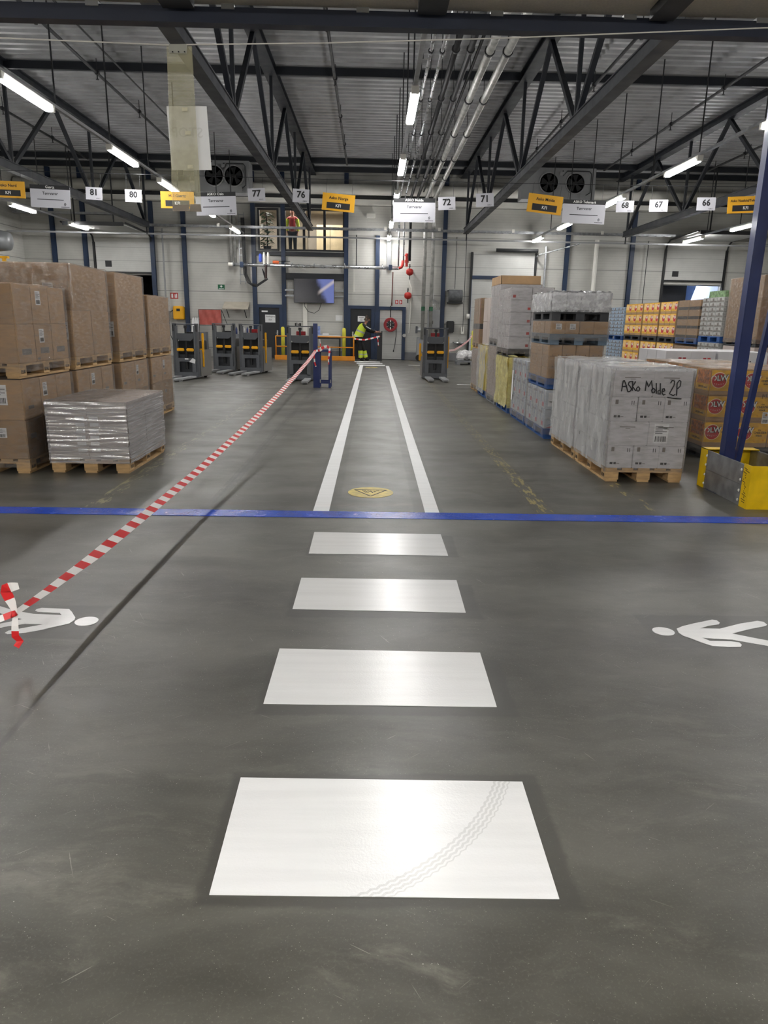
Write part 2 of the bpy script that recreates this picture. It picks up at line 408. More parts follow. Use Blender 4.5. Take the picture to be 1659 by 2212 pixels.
# blue steelwork of the wall
def column(x, z0, z1, w_, label, y0=WY-.12, m=NAVYW, nm='steel_column', cat='column'):
    b = B().box(x-w_/2, x+w_/2, y0, y0+.02, z0, z1).box(x-w_/2, x+w_/2, WY-.02, WY-.001, z0, z1).box(x-.012, x+.012, y0+.02, WY-.02, z0, z1)
    return tag(b.build(nm, m), label, cat, 'blue columns along the end wall')
for x, lab in ((-11.7, 'blue wall column left of the raised left dock door'), (-12.95, 'blue wall column at the far left end of the end wall'),
               (-9.0, 'dark blue column right of the raised left dock door'), (-7.72, 'blue wall column beside the yellow battery charger'),
               (-4.92, 'blue wall column left of the black door and lit office window'), (-3.72, 'blue column left of the wall television'),
               (-1.17, 'blue column right of the wall television'), (.11, 'blue column between the black door and the white door'),
               (2.83, 'blue column right of the grey electrical cabinet'), (7.84, 'blue column right of the closed dock door'),
               (10.5, 'blue column left of the open right dock door, beside the grey drain pipe'), (15.4, 'blue column right of the open right dock door')):
    column(x, 0, 7.2 if x != .11 else 4.9, .17, lab)
def hbeam(x0, x1, z, h, label, y=WY-.1, nm='shadow_strip', m=NAVYW, d=.1):
    return tag(B().box(x0, x1, y, y+d-.001, z-h/2, z+h/2).build(nm, m), label, 'beam')
hbeam(-4.83, -1.26, 4.14, .16, 'dark blue beam under the lit office windows', m=NAVY)
hbeam(-4.83, -1.26, 5.98, .18, 'dark blue beam over the lit office windows', m=NAVY)
hbeam(-3.63, -1.26, 3.27, .26, 'dark navy beam above the wall television', m=NAVY)
# upper ducts on the end wall
tag(B().tube([(-14.1, 30.5, 6.55), (16.9, 30.5, 6.55)], .2, 16).build('air_duct', WHITE, smooth=True), 'thick white duct running the full width high on the end wall', 'duct')
tag(B().box(-14.1, 16.9, 30.5, 30.85, 6.02, 6.2).build('cable_duct', WHITE), 'flat white trunking under the thick white duct on the end wall', 'duct')
tag(B().box(-14.1, 16.9, 30.55, 30.85, 6.22, 6.34).build('shadow_strip', BLACK), 'black strip for the shadow between the white duct and the white trunking', 'beam')  # black strip put where only shade lies between the two ducts

# ---------- dock doors ----------
def doorpanel(x0, x1, z0, z1, name='door_panel', parent=None, y=WY-.06):
    return B().box(x0, x1, y, y+.05, z0, z1).build(name, DOORM, parent)
def dock(n, x0, x1, zb, ztop, tracks=True, horiz=0):
    """sectional door: lower edge at zb, curving back into the hall at ztop"""
    d = thing('door_%d' % n, '', ''); del d['label']; del d['category']; struct(d)
    doorpanel(x0, x1, zb, ztop, parent=d)
    B().box(x0, x1, WY-.07, WY-.005, zb-.06, zb).build('bottom_seal', BLACK, d)
    for x in (x0-.06, x1+.06):
        b = B().box(x-.04, x+.04, WY-.1, WY-.01, 0, ztop)
        if horiz: b.tube([(x, WY-.05, ztop-.05), (x, WY-.15, ztop+.2), (x, WY-.4, ztop+.33), (x, WY-horiz, ztop+.38)], .035, 6)
        b.build('guide_rail', BLACK, d)
    if horiz:
        B().box(x0, x1, WY-horiz, WY-.45, ztop+.3, ztop+.36).build('raised_panel', DOORM, d)
        B().box(x0, x1, WY-horiz-.04, WY-horiz, ztop+.27, ztop+.4).build('panel_edge', BLACK, d)
        for x in (x0+.4, x1-.4): B().box(x-.02, x+.02, WY-horiz+.1, WY-horiz+.14, ztop+.4, 7.2).build('hanger_rod', PIPEB, d)
    return d
d = dock(1, -11.3, -9.1, 3.33, 4.45, horiz=3.1)
rects('door_notice', [(0, 0, .26, .24)], BLACK, d, (-10.95, WY-.062, 3.5))
d = dock(2, 11.95, 14.35, 3.42, 4.6, horiz=3.0)
rects('door_notice', [(0, 0, .26, .22)], BLACK, d, (12.25, WY-.062, 3.55))
d = dock(3, 4.02, 6.53, 0.03, 4.35)
B().box(4.0, 6.55, WY-.12, WY-.061, 3.31, 3.44).build('blue_rail', NAVYW, d)
B().tube([(4.9, WY-.3, 4.42), (6.6, WY-.3, 4.42)], .07, 10).build('torsion_shaft', BLACK, d)
# trailers docked behind the openings
TRL = mat('trailer_white_wall', '#b9c6dc', .5, stretch=(14, 1, .2), var=.08, scale=2)
def trailer(x0, x1, label, open_=False):
    t = thing('truck_trailer', label, 'trailer', (x0, WY+.3, 0))
    W_ = x1-x0
    b = B().box(0, .06, 0, 6, .0, 3.6).box(W_-.06, W_, 0, 6, 0, 3.6).box(0, W_, 0, 6, 3.6, 3.66).box(0, W_, 5.94, 6, 0, 3.6).box(0, W_, 0, 6, -.02, .02)
    b.build('body', BLACK if not open_ else TRL, t)
    if open_: B().box(.06, W_*.52, .3, .36, .02, 3.4).build('rear_door', mat('trailer_dark_door', '#272a31', .5), t)
    B().box(0, W_, -.1, 0, 3.22, 3.34).build('top_seal', WHITE, t)
    return t
trailer(-11.4, -9.0, 'dark empty trailer seen through the left dock opening')
trailer(11.85, 14.45, 'white-walled trailer with one dark rear door behind the right dock opening', True)

# ---------- personnel doors ----------
STEEL = mat('door_handle_steel', '#b8b8b8', .25, metal=.9, var=0)
def pdoor(n, x0, x1, ztop, col, handle_x, frame=True):
    d = thing('door_%d' % n, '', ''); del d['label']; del d['category']; struct(d)
    B().box(x0, x1, WY-.06, WY-.005, .02, ztop).build('door_leaf', col, d, bevel=.004)
    f = B().box(x0-.14, x0, WY-.13, WY-.003, 0, ztop+.13).box(x1, x1+.14, WY-.13, WY-.003, 0, ztop+.13).box(x0, x1, WY-.13, WY-.003, ztop, ztop+.13)
    f.build('door_frame', NAVYW, d)
    if handle_x: B().box(handle_x-.03, handle_x+.03, WY-.075, WY-.06, .9, 1.12).tube([(handle_x, WY-.09, 1.0), (handle_x-.13 if handle_x > x0+.4 else handle_x+.13, WY-.1, 1.0)], .012).build('door_handle', STEEL, d)
    return d
DBLK = mat('black_door', '#15171c', .5, var=.05)
d4 = pdoor(4, -4.76, -3.92, 2.02, DBLK, -4.02)
s = rects('paper_notice', [(0, 0, .42, .31)], PAPER, d4, (-4.52, WY-.062, 1.43))
text('notice_lettering', 'Nødutgang', .085, INK, s, (-4.31, WY-.064, 1.67)); text('notice_lettering', 'Exit', .085, INK, s, (-4.31, WY-.064, 1.54))
rects('door_plate', [(0, 0, .25, .06)], PAPER, d4, (-4.66, WY-.062, 1.84))
d5 = pdoor(5, -.98, -.12, 2.04, DBLK, -.88)
s = rects('paper_notice', [(0, 0, .30, .22)], PAPER, d5, (-.68, WY-.062, 1.53)); rects('print', [(.05, .15, .25, .165), (.1, .1, .2, .115), (.1, .05, .2, .065)], INK, s, (-.68, WY-.0638, 1.53))
d6 = pdoor(6, .24, 1.17, 2.02, DOORM, 0)
B().lathe([(.07, -.02), (.08, 0)], (1.27, WY-.15, 1.0), 'y').build('door_closer', STEEL, d6)

# ================= steel roof =================
tr = thing('roof_truss', 'dark roof truss left of the aisle, lower chord ending over the office windows', 'truss', (-2.5, 0, 0), 0, 'roof trusses')
b = B(); b.box(-.1, .1, 6.0, 29.5, 4.88, 4.90).box(-.1, .1, 6.0, 29.5, 5.06, 5.08).box(-.075, .075, 6.0, 29.5, 4.9, 5.06); b.build('bottom_chord', NAVY, tr)
b = B(); b.box(-.14, .14, 6.0, 30.78, 7.08, 7.10).box(-.14, .14, 6.0, 30.78, 7.25, 7.275).box(-.06, .06, 6.0, 30.78, 7.1, 7.25); b.build('top_chord', NAVY, tr)
BN = [8.8, 13.9, 18.9, 24.1, 29.3]; TN = [6.2, 11.2, 16.3, 21.6, 26.8]
for y in BN:
    B().beam((0, y, 5.08), (0, y, 7.08), .07, .07).build('web_member', NAVY, tr)
for i, y in enumerate(BN):
    B().beam((0, y-.1, 5.08), (0, TN[i], 7.08), .09, .09).build('web_member', NAVY, tr)
    if i < 4: B().beam((0, y+.1, 5.08), (0, TN[i+1], 7.08), .09, .09).build('web_member', NAVY, tr)
copy_tree(tr, (3.5, 0, 0), label='dark roof truss right of the pipes, lower chord passing by sign 71')
copy_tree(tr, (9.7, 0, 0), label='dark steel roof truss at the upper right, ending above the open dock door wall')
copy_tree(tr, (-8.75, 0, 0), label='dark steel roof truss at the upper left above the sign Giørtz')
for y, lab in ((11.0, 'dark purlin hidden close behind the near beam'), (18.9, 'dark purlin crossing the roof about halfway down the hall'), (28.6, 'dark purlin before the end wall, nearer of the two'), (30.1, 'dark purlin right at the end wall')):
    if y == 11.0: continue
    tag(B().box(-14.15, 16.95, y-.05, y+.05, 7.10, 7.27).build('roof_purlin', NAVY), lab, 'purlin', 'roof purlins')
# near beam across the opening with light clips
nb = thing('gate_beam', 'dark blue steel beam across the top of the view with pale clips', 'beam', (0, 5.85, 3.65))
B().box(-6, 7.5, -.05, .05, -.055, .045).build('beam_tube', mat('gate_beam_paint', '#1d2436', .5, var=.1), nb)
for k in range(-5, 8):
    x = -.11+k*.95
    B().box(x-.045, x+.045, -.062, .03, .03, .062).build('clip', GREY, nb)
for px, w_, lab in ((405, .22, 'left'), (930, .20, 'middle'), (1425, .17, 'right')):
    p = fl(px, 30, 3.72)
    tag(B().box(p.x-w_/2, p.x+w_/2, -6.9, 5.75, 3.66, 3.729).build('soffit_joist', BLACK), 'black joist under the beige soffit at the top edge, %s of three' % lab, 'joist', 'soffit joists')

# ---------- strip lamps on rails ----------
LEDM = bpy.data.materials.new('lamp_diffuser'); LEDM.use_nodes = True
_b = LEDM.node_tree.nodes['Principled BSDF']; _b.inputs['Base Color'].default_value = (.9, .9, .9, 1)
_b.inputs['Emission Color'].default_value = (1, .99, .975, 1); _b.inputs['Emission Strength'].default_value = LAMP
LZ = 4.75
l0 = thing('strip_lamp', '', 'lamp', (0, 0, 0), 0, 'strip lamps on the ceiling rails')
B().box(-.05, .05, 0, 1.55, .0, .05).box(-.055, .055, -.08, 0, -.05, .05).box(-.055, .055, 1.55, 1.63, -.05, .05).build('housing', WHITE, l0)
B().box(-.062, .062, .0, 1.55, -.06, .0).build('diffuser', LEDM, l0, bevel=.015)
rows = [(.54, [7.3, 11.4, 15.7, 19.75, 25.0, 29.0], 'middle rail'), (-5.2, [7.2, 11.15, 15.4, 18.75, 23.2, 27.6], 'left rail'), (6.3, [7.2, 11.2, 15.2, 19.55, 24.6, 28.6], 'right rail'),
        (-10.9, [10.5, 14.8, 19.0, 23.15, 27.5], 'far left rail'), (12.0, [10.5, 14.8, 19.5, 24.0, 27.8], 'far right rail')]
rows += [(-6.5, [-5.6, -3.4, -1.2], 'left row of unseen added lamps'), (-1.0, [-5.6, -2.4], 'inner left row of unseen added lamps'), (1.2, [-5.6, -2.4], 'inner right row of unseen added lamps'), (5.4, [-5.6, -1.6], 'right row of unseen added lamps')]  # unseen lamps behind the camera, added for front light and film glints
first = True
nth = ['nearest', 'second nearest', 'third', 'fourth', 'fifth', 'farthest']
for x, ys, rn in rows:
    for i, y in enumerate(ys):
        lab = 'lit white strip lamp on the %s, %s along it' % (rn, nth[i] if i < len(ys)-1 else 'farthest')
        LZ = 3.67 if y < 5 else 4.75
        if first: l0.location = (x, y, LZ); l0['label'] = lab; first = False
        else: copy_tree(l0, (x, y, LZ), label=lab)
    if ys[0] < 5: continue
    LZ = 4.75
    r = thing('lamp_rail', 'thin pale steel %s carrying strip lamps, hung from rods' % rn, 'rail', (x, 0, LZ+.1), 0, 'lamp rails')
    B().box(-.03, .03, 6.0, 30.2, -.05, .0).build('rail_channel', GALV if x > -1 else GREY, r)
    for k in range(8):
        y = 10.4+2.45*k
        B().tube([(.04, y, 0), (.04, y, 7.27-LZ-.1)], .014, 6).build('hanger_rod', PIPEB, r)
LED2 = LEDM.copy(); LED2.name = 'unseen_lamp_diffuser'; LED2.node_tree.nodes['Principled BSDF'].inputs['Emission Strength'].default_value = SOFFIT
m2 = None
for o in list(bpy.data.objects):
    if o.name.startswith('diffuser') and o.parent and o.parent.location.z < 4:
        if m2 is None: m2 = o.data.copy(); m2.materials.clear(); m2.materials.append(LED2)
        o.data = m2
# ---------- pipes under the roof ----------
def run(name, x, z, r, m, label, cat='pipe', y0=6.2, y1=30.1, down=None, x1=None, clamps=0, group=None):
    t = thing(name, label, cat, (0, 0, 0), 0, group); x1 = x if x1 is None else x1
    pts = [(x, y0, z), (x1, y1-.12, z)]
    if down is not None: pts += [(x1, y1-.04, z-.04), (x1, y1, z-.14), (x1, y1, down)]
    B().tube(pts, r, 12).build('pipe_run', m, t, smooth=True)
    for k in range(clamps):
        y = 8.5+k*2.9
        xx = x+(x1-x)*(y-y0)/(y1-y0)
        B().tube([(xx, y-.03, z), (xx, y+.03, z)], r+.02, 12).tube([(xx, y, z+r), (xx, y, 7.26)], .008, 5).build('pipe_clamp', PIPEB, t)
    return t
g = 'pipes running down the hall under the roof'
run('insulated_pipe', 1.98, 6.22, .075, INSUL, 'foil-lagged thick pipe, left of the bright pair, turning down the end wall', down=.9, clamps=7, group=g)
run('insulated_pipe', 2.3, 6.22, .075, INSUL, 'foil-lagged thick pipe, right of the bright pair, turning down the end wall', down=.9, clamps=7, group=g)
run('sprinkler_main', 1.38, 6.24, .055, PIPEB, 'black pipe, left of the black pair, beside the thin silver pipes', down=3.9, clamps=7, group=g, y1=30.1)
run('sprinkler_main', 1.64, 6.24, .055, PIPEB, 'black pipe, right of the black pair, beside the lagged pipes', clamps=7, group=g)
run('conduit_pipe', .94, 6.2, .03, PIPE, 'thin silver pipe nearest the middle lamp rail', down=3.7, clamps=7, group=g, y1=30.1)
run('conduit_pipe', 1.14, 6.2, .03, PIPE, 'thin silver pipe between the black pair and its silver twin', down=3.7, clamps=7, group=g, y1=30.1)
run('black_conduit', 1.86, 6.45, .03, PIPEB, 'thin black conduit close beside the lagged pipes', group=g)
g = 'sprinkler pipes under the roof'
for x, x1, lab in ((-6.3, -6.6, 'black sprinkler pipe with heads over the left pallets'), (-5.7, -5.9, 'thin black pipe beside the sprinkler pipe over the left pallets'), (-10.0, -10.3, 'black sprinkler pipe at the far upper left'),
                   (-.9, -1.05, 'black sprinkler pipe over the left half of the aisle'), (4.9, 5.2, 'black sprinkler pipe right of the right-hand truss'), (7.95, 8.25, 'black sprinkler pipe at the upper right'), (11.6, 11.9, 'black sprinkler pipe at the far upper right')):
    t = run('sprinkler_pipe', x, 6.98, .035 if 'thin' not in lab else .02, PIPEB, lab, x1=x1, clamps=0, group=g, y1=28.2)
    if 'thin' in lab: continue
    for k in range(6):
        y = 9.0+3.2*k; xx = x+(x1-x)*(y-6.2)/24.4
        B().tube([(xx, y, 6.95), (xx, y, 6.84)], .014, 6).tube([(xx, y, 6.84), (xx, y, 6.83)], .035, 8).tube([(xx, y-.04, 6.98), (xx, y+.04, 6.98)], .055, 8).tube([(xx, y, 7.0), (xx, y, 7.27)], .01, 5).build('sprinkler_head', PIPEB, t)
# cable tray and rails across near the end wall
t = thing('cable_tray', 'grey cable tray with dark cables across the end wall at lamp height', 'cable tray', (0, 29.9, 0))
b = B(); b.box(-9.2, 16.8, -.1, -.085, 4.98, 5.06).box(-9.2, 16.8, .085, .1, 4.98, 5.06)
for k in range(80): b.box(-9.1+k*.32, -9.06+k*.32, -.085, .085, 4.98, 5.0)
b.build('tray', GALV, t)
for dy, dz in ((-.04, 0), (.0, .02), (.04, 0)):
    B().tube([(-9.1+k*.5, dy+.012*math.sin(k*1.7+dy*50), 5.025+dz+.015*math.sin(k*2.1+dy*90)) for k in range(52)], .018, 6).build('cable', PIPEB, t)
for x in (-6.1, -4.4, -2.5, .4, 2.5, 5.4, 8.9): B().box(x-.05, x+.05, -.12, -.1, 5.0, 5.12).build('junction_box', WHITE, t)
tag(B().box(-14.1, 16.9, 29.4, 29.44, 4.62, 4.68).build('guide_rail', GREY), 'thin grey rail crossing the whole end wall below the cable tray', 'rail')
for x, lab in ((-2.55, 'thin steel drop rod under the left-hand truss end'), (3.52, 'thin steel drop rod under the right-hand truss end'), (9.7, 'thin steel drop rod under the far right truss end'), (-8.75, 'thin steel drop rod under the far left truss end')):
    tag(B().box(x-.02, x+.02, 29.36, 29.4, 4.62, 4.88).build('drop_rod', PIPEB), lab, 'rod', 'drop rods')
tag(B().box(-14.0, -9.4, 29.75, 29.95, 5.35, 5.43).build('cable_tray', GALV), 'short grey cable tray above the left dock door', 'cable tray')

# ---------- evaporators ----------
def evaporator(px0, px1, py0, label):
    a = at(px0, py0, 28.3); c = at(px1, py0+70, 28.3); W_ = c.x-a.x; Hh = 1.08; z0 = 6.0
    t = thing('air_cooler', label, 'cooling unit', (a.x, 28.3, z0), 0, 'air coolers under the roof')
    b = B(); n = 24; fx = [W_*.36, W_*.72]; R_ = .34; cz = .56
    b.box(0, W_, .02, .75, 0, Hh); b.build('casing', GREY, t, bevel=.015)
    for x in fx:
        B().lathe([(R_+.03, 0), (R_+.03, -.08), (R_, -.08), (R_, .015), (.05, .016)], (x, .0, cz), 'y', 28).build('fan_shroud', GREY, t, recalc=True)
        bb = B().lathe([(R_-.01, -.0), (R_-.01, .01)], (x, .0, cz), 'y', 28)
        bb.build('fan_grille', DARK, t)
        bl = B()
        for k in range(5):
            an = k*2*math.pi/5; p = Vector((math.cos(an), 0, math.sin(an))); q = Vector((math.cos(an+.7), 0, math.sin(an+.7)))
            c0 = Vector((x, -.02, cz)); bl.poly([c0+p*.06, c0+p*(R_-.04), c0+q*(R_-.04), c0+q*.06], (0, .008, 0))
        bl.lathe([(.07, -.05), (.07, 0)], (x, 0, cz), 'y', 12).build('fan', DARK, t)
    B().tube([(W_*.54, -.02, Hh-.1), (W_*.54, -.04, Hh-.28), (W_*.6, -.04, Hh-.12), (W_*.9, -.03, Hh-.12), (W_*.93, -.03, Hh-.2), (W_*.93, -.03, .25), (W_*.85, -.03, .12)], .018, 6).build('cable', PIPEB, t)
    B().box(W_*.5, W_*.57, -.05, .02, Hh-.26, Hh-.14).box(W_*.8, W_*.87, -.05, .02, .05, .2).build('terminal_box', GREY, t)
    B().box(.1, .16, .3, .36, Hh, 7.27-z0).box(W_-.16, W_-.1, .3, .36, Hh, 7.27-z0).build('hanger', PIPEB, t)
    return t
evaporator(418, 540, 360, 'grey twin-fan air cooler under the roof above the left dock area')
evaporator(1130, 1283, 372, 'grey twin-fan air cooler under the roof to the right')
# ================= floor markings =================
def paint_white(name, tread=False):
    m = bpy.data.materials.new(name); m.use_nodes = True; N = NT(m)
    tc = N.n('ShaderNodeTexCoord').outputs['Object']
    c = N.mix(N.ramp(N.noise(N.n('ShaderNodeMapping', {0: tc, 3: (.6, 9, 1)}).outputs[0], 2.2, 4), .35, .7), (.79, .79, .785), (.745, .745, .74))
    if tread:   # tyre print curving over the nearest bar
        s = N.n('ShaderNodeSeparateXYZ', {0: tc}); X, Y = s.outputs[0], s.outputs[1]
        dx = N.m('SUBTRACT', X, -.42); dy = N.m('SUBTRACT', Y, 2.52)
        r = N.m('SQRT', N.m('ADD', N.m('MULTIPLY', dx, dx), N.m('MULTIPLY', dy, dy)))
        an = N.m('ARCTAN2', dy, dx)
        rr = N.m('ADD', r, N.m('MULTIPLY', N.m('PINGPONG', N.m('MULTIPLY', an, 60), 1.0), .006))
        q = N.m('ABSOLUTE', N.m('SUBTRACT', rr, .95))
        f = N.m('MULTIPLY', N.m('LESS_THAN', q, .03), N.m('GREATER_THAN', N.m('FRACT', N.m('MULTIPLY', rr, 62)), .45))
        c = N.mix(N.m('MULTIPLY', f, .28), c, (.30, .30, .29))
    N.link(c, N.b.inputs['Base Color'])
    N.b.inputs['Roughness'].default_value = .22
    bn = N.n('ShaderNodeBump', {'Strength': .35, 'Distance': .0015, 'Height': N.noise(tc, 130, 3)}); N.link(bn.outputs[0], N.b.inputs['Normal'])
    return m
PW = paint_white('glossy_white_floor_paint'); PWM = paint_white('satin_white_floor_paint'); PWM.node_tree.nodes['Principled BSDF'].inputs['Specular IOR Level'].default_value = .15; PWM.node_tree.nodes['Principled BSDF'].inputs['Roughness'].default_value = .5; PWT = paint_white('glossy_white_floor_paint_tyre_print', True)
def flat(name, pts, m, label, cat='floor marking', group=None, h=.0025):
    return tag(B().poly([(p[0], p[1], 0.0008) for p in pts], (0, 0, h)).build(name, m), label, cat, group)
gb = 'white crossing bars'
for (ps, lab, m) in ((((452, 1934), (1208, 1943), (1128, 1690), (520, 1681)), 'nearest and largest white crossing bar, with a curved tyre print', PWT),
                     (((569, 1521), (1073, 1528), (1037, 1411), (604, 1402)), 'white crossing bar second from the camera', PW),
                     (((632, 1316), (1006, 1324), (986, 1254), (651, 1249)), 'white crossing bar third from the camera', PW),
                     (((667, 1196), (968, 1201), (952, 1155), (679, 1150)), 'white crossing bar just before the blue floor line', PW)):
    flat('crossing_bar', [fl(*p) for p in ps], m, lab, group=gb)
for y0_, xa, xb, lab in ((790.0, 773.5, 831.5, 'far white crossing bar at the end of the walkway, nearest of three'), (786.0, 770, 826, 'far white crossing bar, middle of the three before the doors'), (782.5, 765.5, 820.5, 'far white crossing bar closest to the black door')):
    y_ = fl(800, y0_).y; x0_ = fl(xa, y0_).x; x1_ = fl(xb, y0_).x
    flat('crossing_bar', [(x0_, y_), (x1_, y_), (x1_, y_+.5), (x0_, y_+.5)], PWM, lab, group=gb)
flat('walkway_line', [fl(675, 1108), fl(710, 1108), (-.37, 26.4), (-.49, 26.4)], PWM, 'long white line on the left edge of the walkway', group='white walkway edge lines')
flat('walkway_line', [fl(919, 1111), fl(950, 1111), (.565, 26.4), (.445, 26.4)], PWM, 'long white line on the right edge of the walkway', group='white walkway edge lines')
flat('walkway_line', [(1.3, 27.0), (2.3, 27.0), (2.3, 27.15), (1.3, 27.15)], PW, 'short white dash on the floor left of the lone pallet truck')
flat('walkway_line', [(2.2, 18.9), (3.1, 18.8), (3.1, 18.92), (2.2, 19.02)], PW, 'short worn white dash on the floor right of the lone pallet truck')
PB = mat('glossy_blue_floor_paint', '#1747b8', .22, var=.12, scale=5, bump=.3, bscale=50)
flat('blue_line', [(-9, 5.70), (9, 5.70), (9, 5.90), (-9, 5.90)], PB, 'glossy blue line painted straight across the floor', h=.003)
# walking figures
def figure(poly, head, label):
    t = thing('walking_figure_marking', label, 'floor marking', (0, 0, 0), 0, 'white walking figures')
    for nm, ps in poly: B().poly([(x, y, .0008) for x, y in ps], (0, 0, .0028 if nm == 'torso' else .0021)).build(nm, PW, t)
    cx, cy, a, b_, an = head
    ps = [(cx+a*math.cos(k*.2618)*math.cos(an)-b_*math.sin(k*.2618)*math.sin(an), cy+a*math.cos(k*.2618)*math.sin(an)+b_*math.sin(k*.2618)*math.cos(an)) for k in range(24)]
    B().poly([(x, y, .0008) for x, y in ps], (0, 0, .0025)).build('head', PW, t)
def cr(lst, x0, y0, s): return [tuple(fl(x0+x/s, y0+y/s))[:2] for x, y in lst]
R_ = lambda l: cr(l, 1380, 1300, 5.946)
figure([('torso', R_([(485, 352), (560, 320), (700, 285), (940, 236), (1000, 245), (1040, 275), (1025, 292), (900, 310), (780, 348), (1035, 352), (1200, 410), (1200, 490), (1000, 478), (805, 465), (910, 508), (1180, 515), (1290, 530), (1322, 560), (1310, 582), (1150, 583), (940, 570), (800, 525), (660, 470), (570, 440), (510, 400)])),
        ('leg', R_([(1035, 352), (1300, 285), (1520, 250), (1600, 262), (1648, 300), (1625, 315), (1400, 360), (1195, 412)])),
        ('leg', R_([(1195, 412), (1440, 462), (1800, 530), (2050, 585), (2070, 640), (1900, 620), (1650, 568), (1400, 525), (1200, 490)]))],
       (1.571, 3.511, .057, .052, -.2), 'white painted walking figure on the floor at the right edge, head pointing left')
L_ = lambda l: cr(l, 0, 1200, 5.53)
figure([('torso', L_([(900, 745), (880, 715), (860, 680), (825, 645), (500, 632), (440, 645), (422, 662), (450, 675), (715, 690), (740, 718), (400, 703), (200, 670), (200, 745), (265, 765), (300, 820), (540, 825), (100, 905), (60, 930), (90, 942), (300, 925), (500, 890), (830, 815), (890, 775)])),
        ('leg', L_([(200, 670), (0, 610), (-350, 540), (-380, 600), (0, 690), (265, 765), (280, 700)])),
        ('leg', L_([(265, 765), (100, 800), (-200, 860), (-420, 930), (-400, 990), (-100, 900), (50, 855), (300, 820)]))],
       (-1.512, 3.559, .06, .058, .15), 'white painted walking figure on the floor at the left edge, under the tape knot')
# worn yellow round floor sticker
YST = mat('worn_yellow_sticker', '#c9b566', .5, var=.2, scale=12)
def sticker_round(cx, cy, r, label):
    t = thing('round_floor_sign', label, 'floor sign', (cx, cy, 0), 0)
    B().poly([(r*math.cos(k*.2094), r*math.sin(k*.2094), .0008) for k in range(30)], (0, 0, .002)).build('disc', YST, t)
    b = B(); tri = [(-.155, .10), (.155, .10), (0, -.16)]
    for i in range(3):
        p = Vector(tri[i]+(0.0035,)); q = Vector(tri[(i+1) % 3]+(.0035,)); b.beam(p, q, .012, .001)
    for (a, c, d_, e) in ((-.08, .07, -.04, -.02), (-.06, .07, -.02, -.02), (-.03, .05, 0, .03), (0, .06, .02, -.03), (.03, .05, .05, .03), (.01, .0, .04, .02), (.05, .06, .08, .06)):
        b.beam((a, c, .0035), (d_, e, .0035), .008, .001)
    b.build('triangle_print', INK, t)
sticker_round(-.01, 6.62, .215, 'worn yellow round floor sign with a black triangle between the walkway lines')
sticker_round(-.06, 25.4, .22, 'worn yellow round floor sign far off near the doors')

# ================= pallets and loads =================
def pallet_mesh(L, W, m, kind='wood'):
    """long side along y; origin at corner"""
    b = B()
    if kind == 'wood':
        n = 5; g = (W-5*.12)/4
        for i in range(n): b.box(i*(.12+g), i*(.12+g)+.12, 0, L, .122, .144)
        for y in (0, L/2-.07, L-.14): b.box(0, W, y, y+.14, .1, .1219)
        for x in (0, W/2-.07, W-.14):
            for y in (0, L/2-.07, L-.14): b.box(x, x+.14, y, y+.14, .022, .1)
            b.box(x+.01, x+.13, 0, L, 0, .022)
    else:
        b.box(0, W, 0, L, .115, .144); b.box(.0, W, 0, L, .095, .115)
        for x in (0, W/2-.06, W-.12):
            for y in (0, L/2-.07, L-.14): b.box(x, x+.12, y, y+.14, .02, .095)
            b.box(x, x+.12, 0, L, 0, .02)
    return b
PMESH = {}
def add_pallet(parent, L, W, m, kind, marks=True):
    key = (round(L, 2), round(W, 2), m.name)
    if key not in PMESH: PMESH[key] = pallet_mesh(L, W, m, kind).mesh('pallet', m)
    p = put('pallet', PMESH[key], parent)
    return p
CM = {}
def carton(parent, x0, x1, y0, y1, z0, z1, m, name='carton'):
    sx, sy, sz = round(x1-x0, 3), round(y1-y0, 3), round(z1-z0, 3); key = (sx, sy, sz, m.name)
    if key not in CM:
        o = B().box(-sx/2, sx/2, -sy/2, sy/2, -sz/2, sz/2).build(name, m, bevel=min(.006, sz*.08)); CM[key] = o.data
        bpy.data.objects.remove(o)
    return put(name, CM[key], parent, ((x0+x1)/2, (y0+y1)/2, (z0+z1)/2))
def shell(name, m, parent, x0, x1, y0, y1, z0, z1, e=.012, amp=.006, step=.07, top=True, skirt=0, freq=6, zf=1.0, zstep=None):
    b = B(); nx = max(2, int((x1-x0)/step)); ny = max(2, int((y1-y0)/step)); nz = max(2, int((z1-z0)/(zstep or step)))
    x0 -= e; x1 += e; y0 -= e; y1 += e; z1 += e*.6
    def d(p, n):
        p = Vector(p); return p+Vector(n)*(abs(noise.noise(Vector((p.x, p.y, p.z*zf))*freq+Vector((parent.location)))*amp*2))
    def grid(f, n, a, c):
        k = len(b.v); b.v += [tuple(d(f(i/a, j/c), n)) for j in range(c+1) for i in range(a+1)]
        for j in range(c):
            for i in range(a):
                q = k+j*(a+1)+i; b.f.append((q, q+1, q+a+2, q+a+1)); b.mi.append(0)
    grid(lambda u, v: (x0+(x1-x0)*u, y0, z0+(z1-z0)*v), (0, -1, 0), nx, nz)
    grid(lambda u, v: (x1, y0+(y1-y0)*u, z0+(z1-z0)*v), (1, 0, 0), ny, nz)
    grid(lambda u, v: (x1-(x1-x0)*u, y1, z0+(z1-z0)*v), (0, 1, 0), nx, nz)
    grid(lambda u, v: (x0, y1-(y1-y0)*u, z0+(z1-z0)*v), (-1, 0, 0), ny, nz)
    if top: grid(lambda u, v: (x0+(x1-x0)*u, y0+(y1-y0)*v, z1), (0, 0, 1), nx, ny)
    return b.build(name, m, parent, smooth=True)
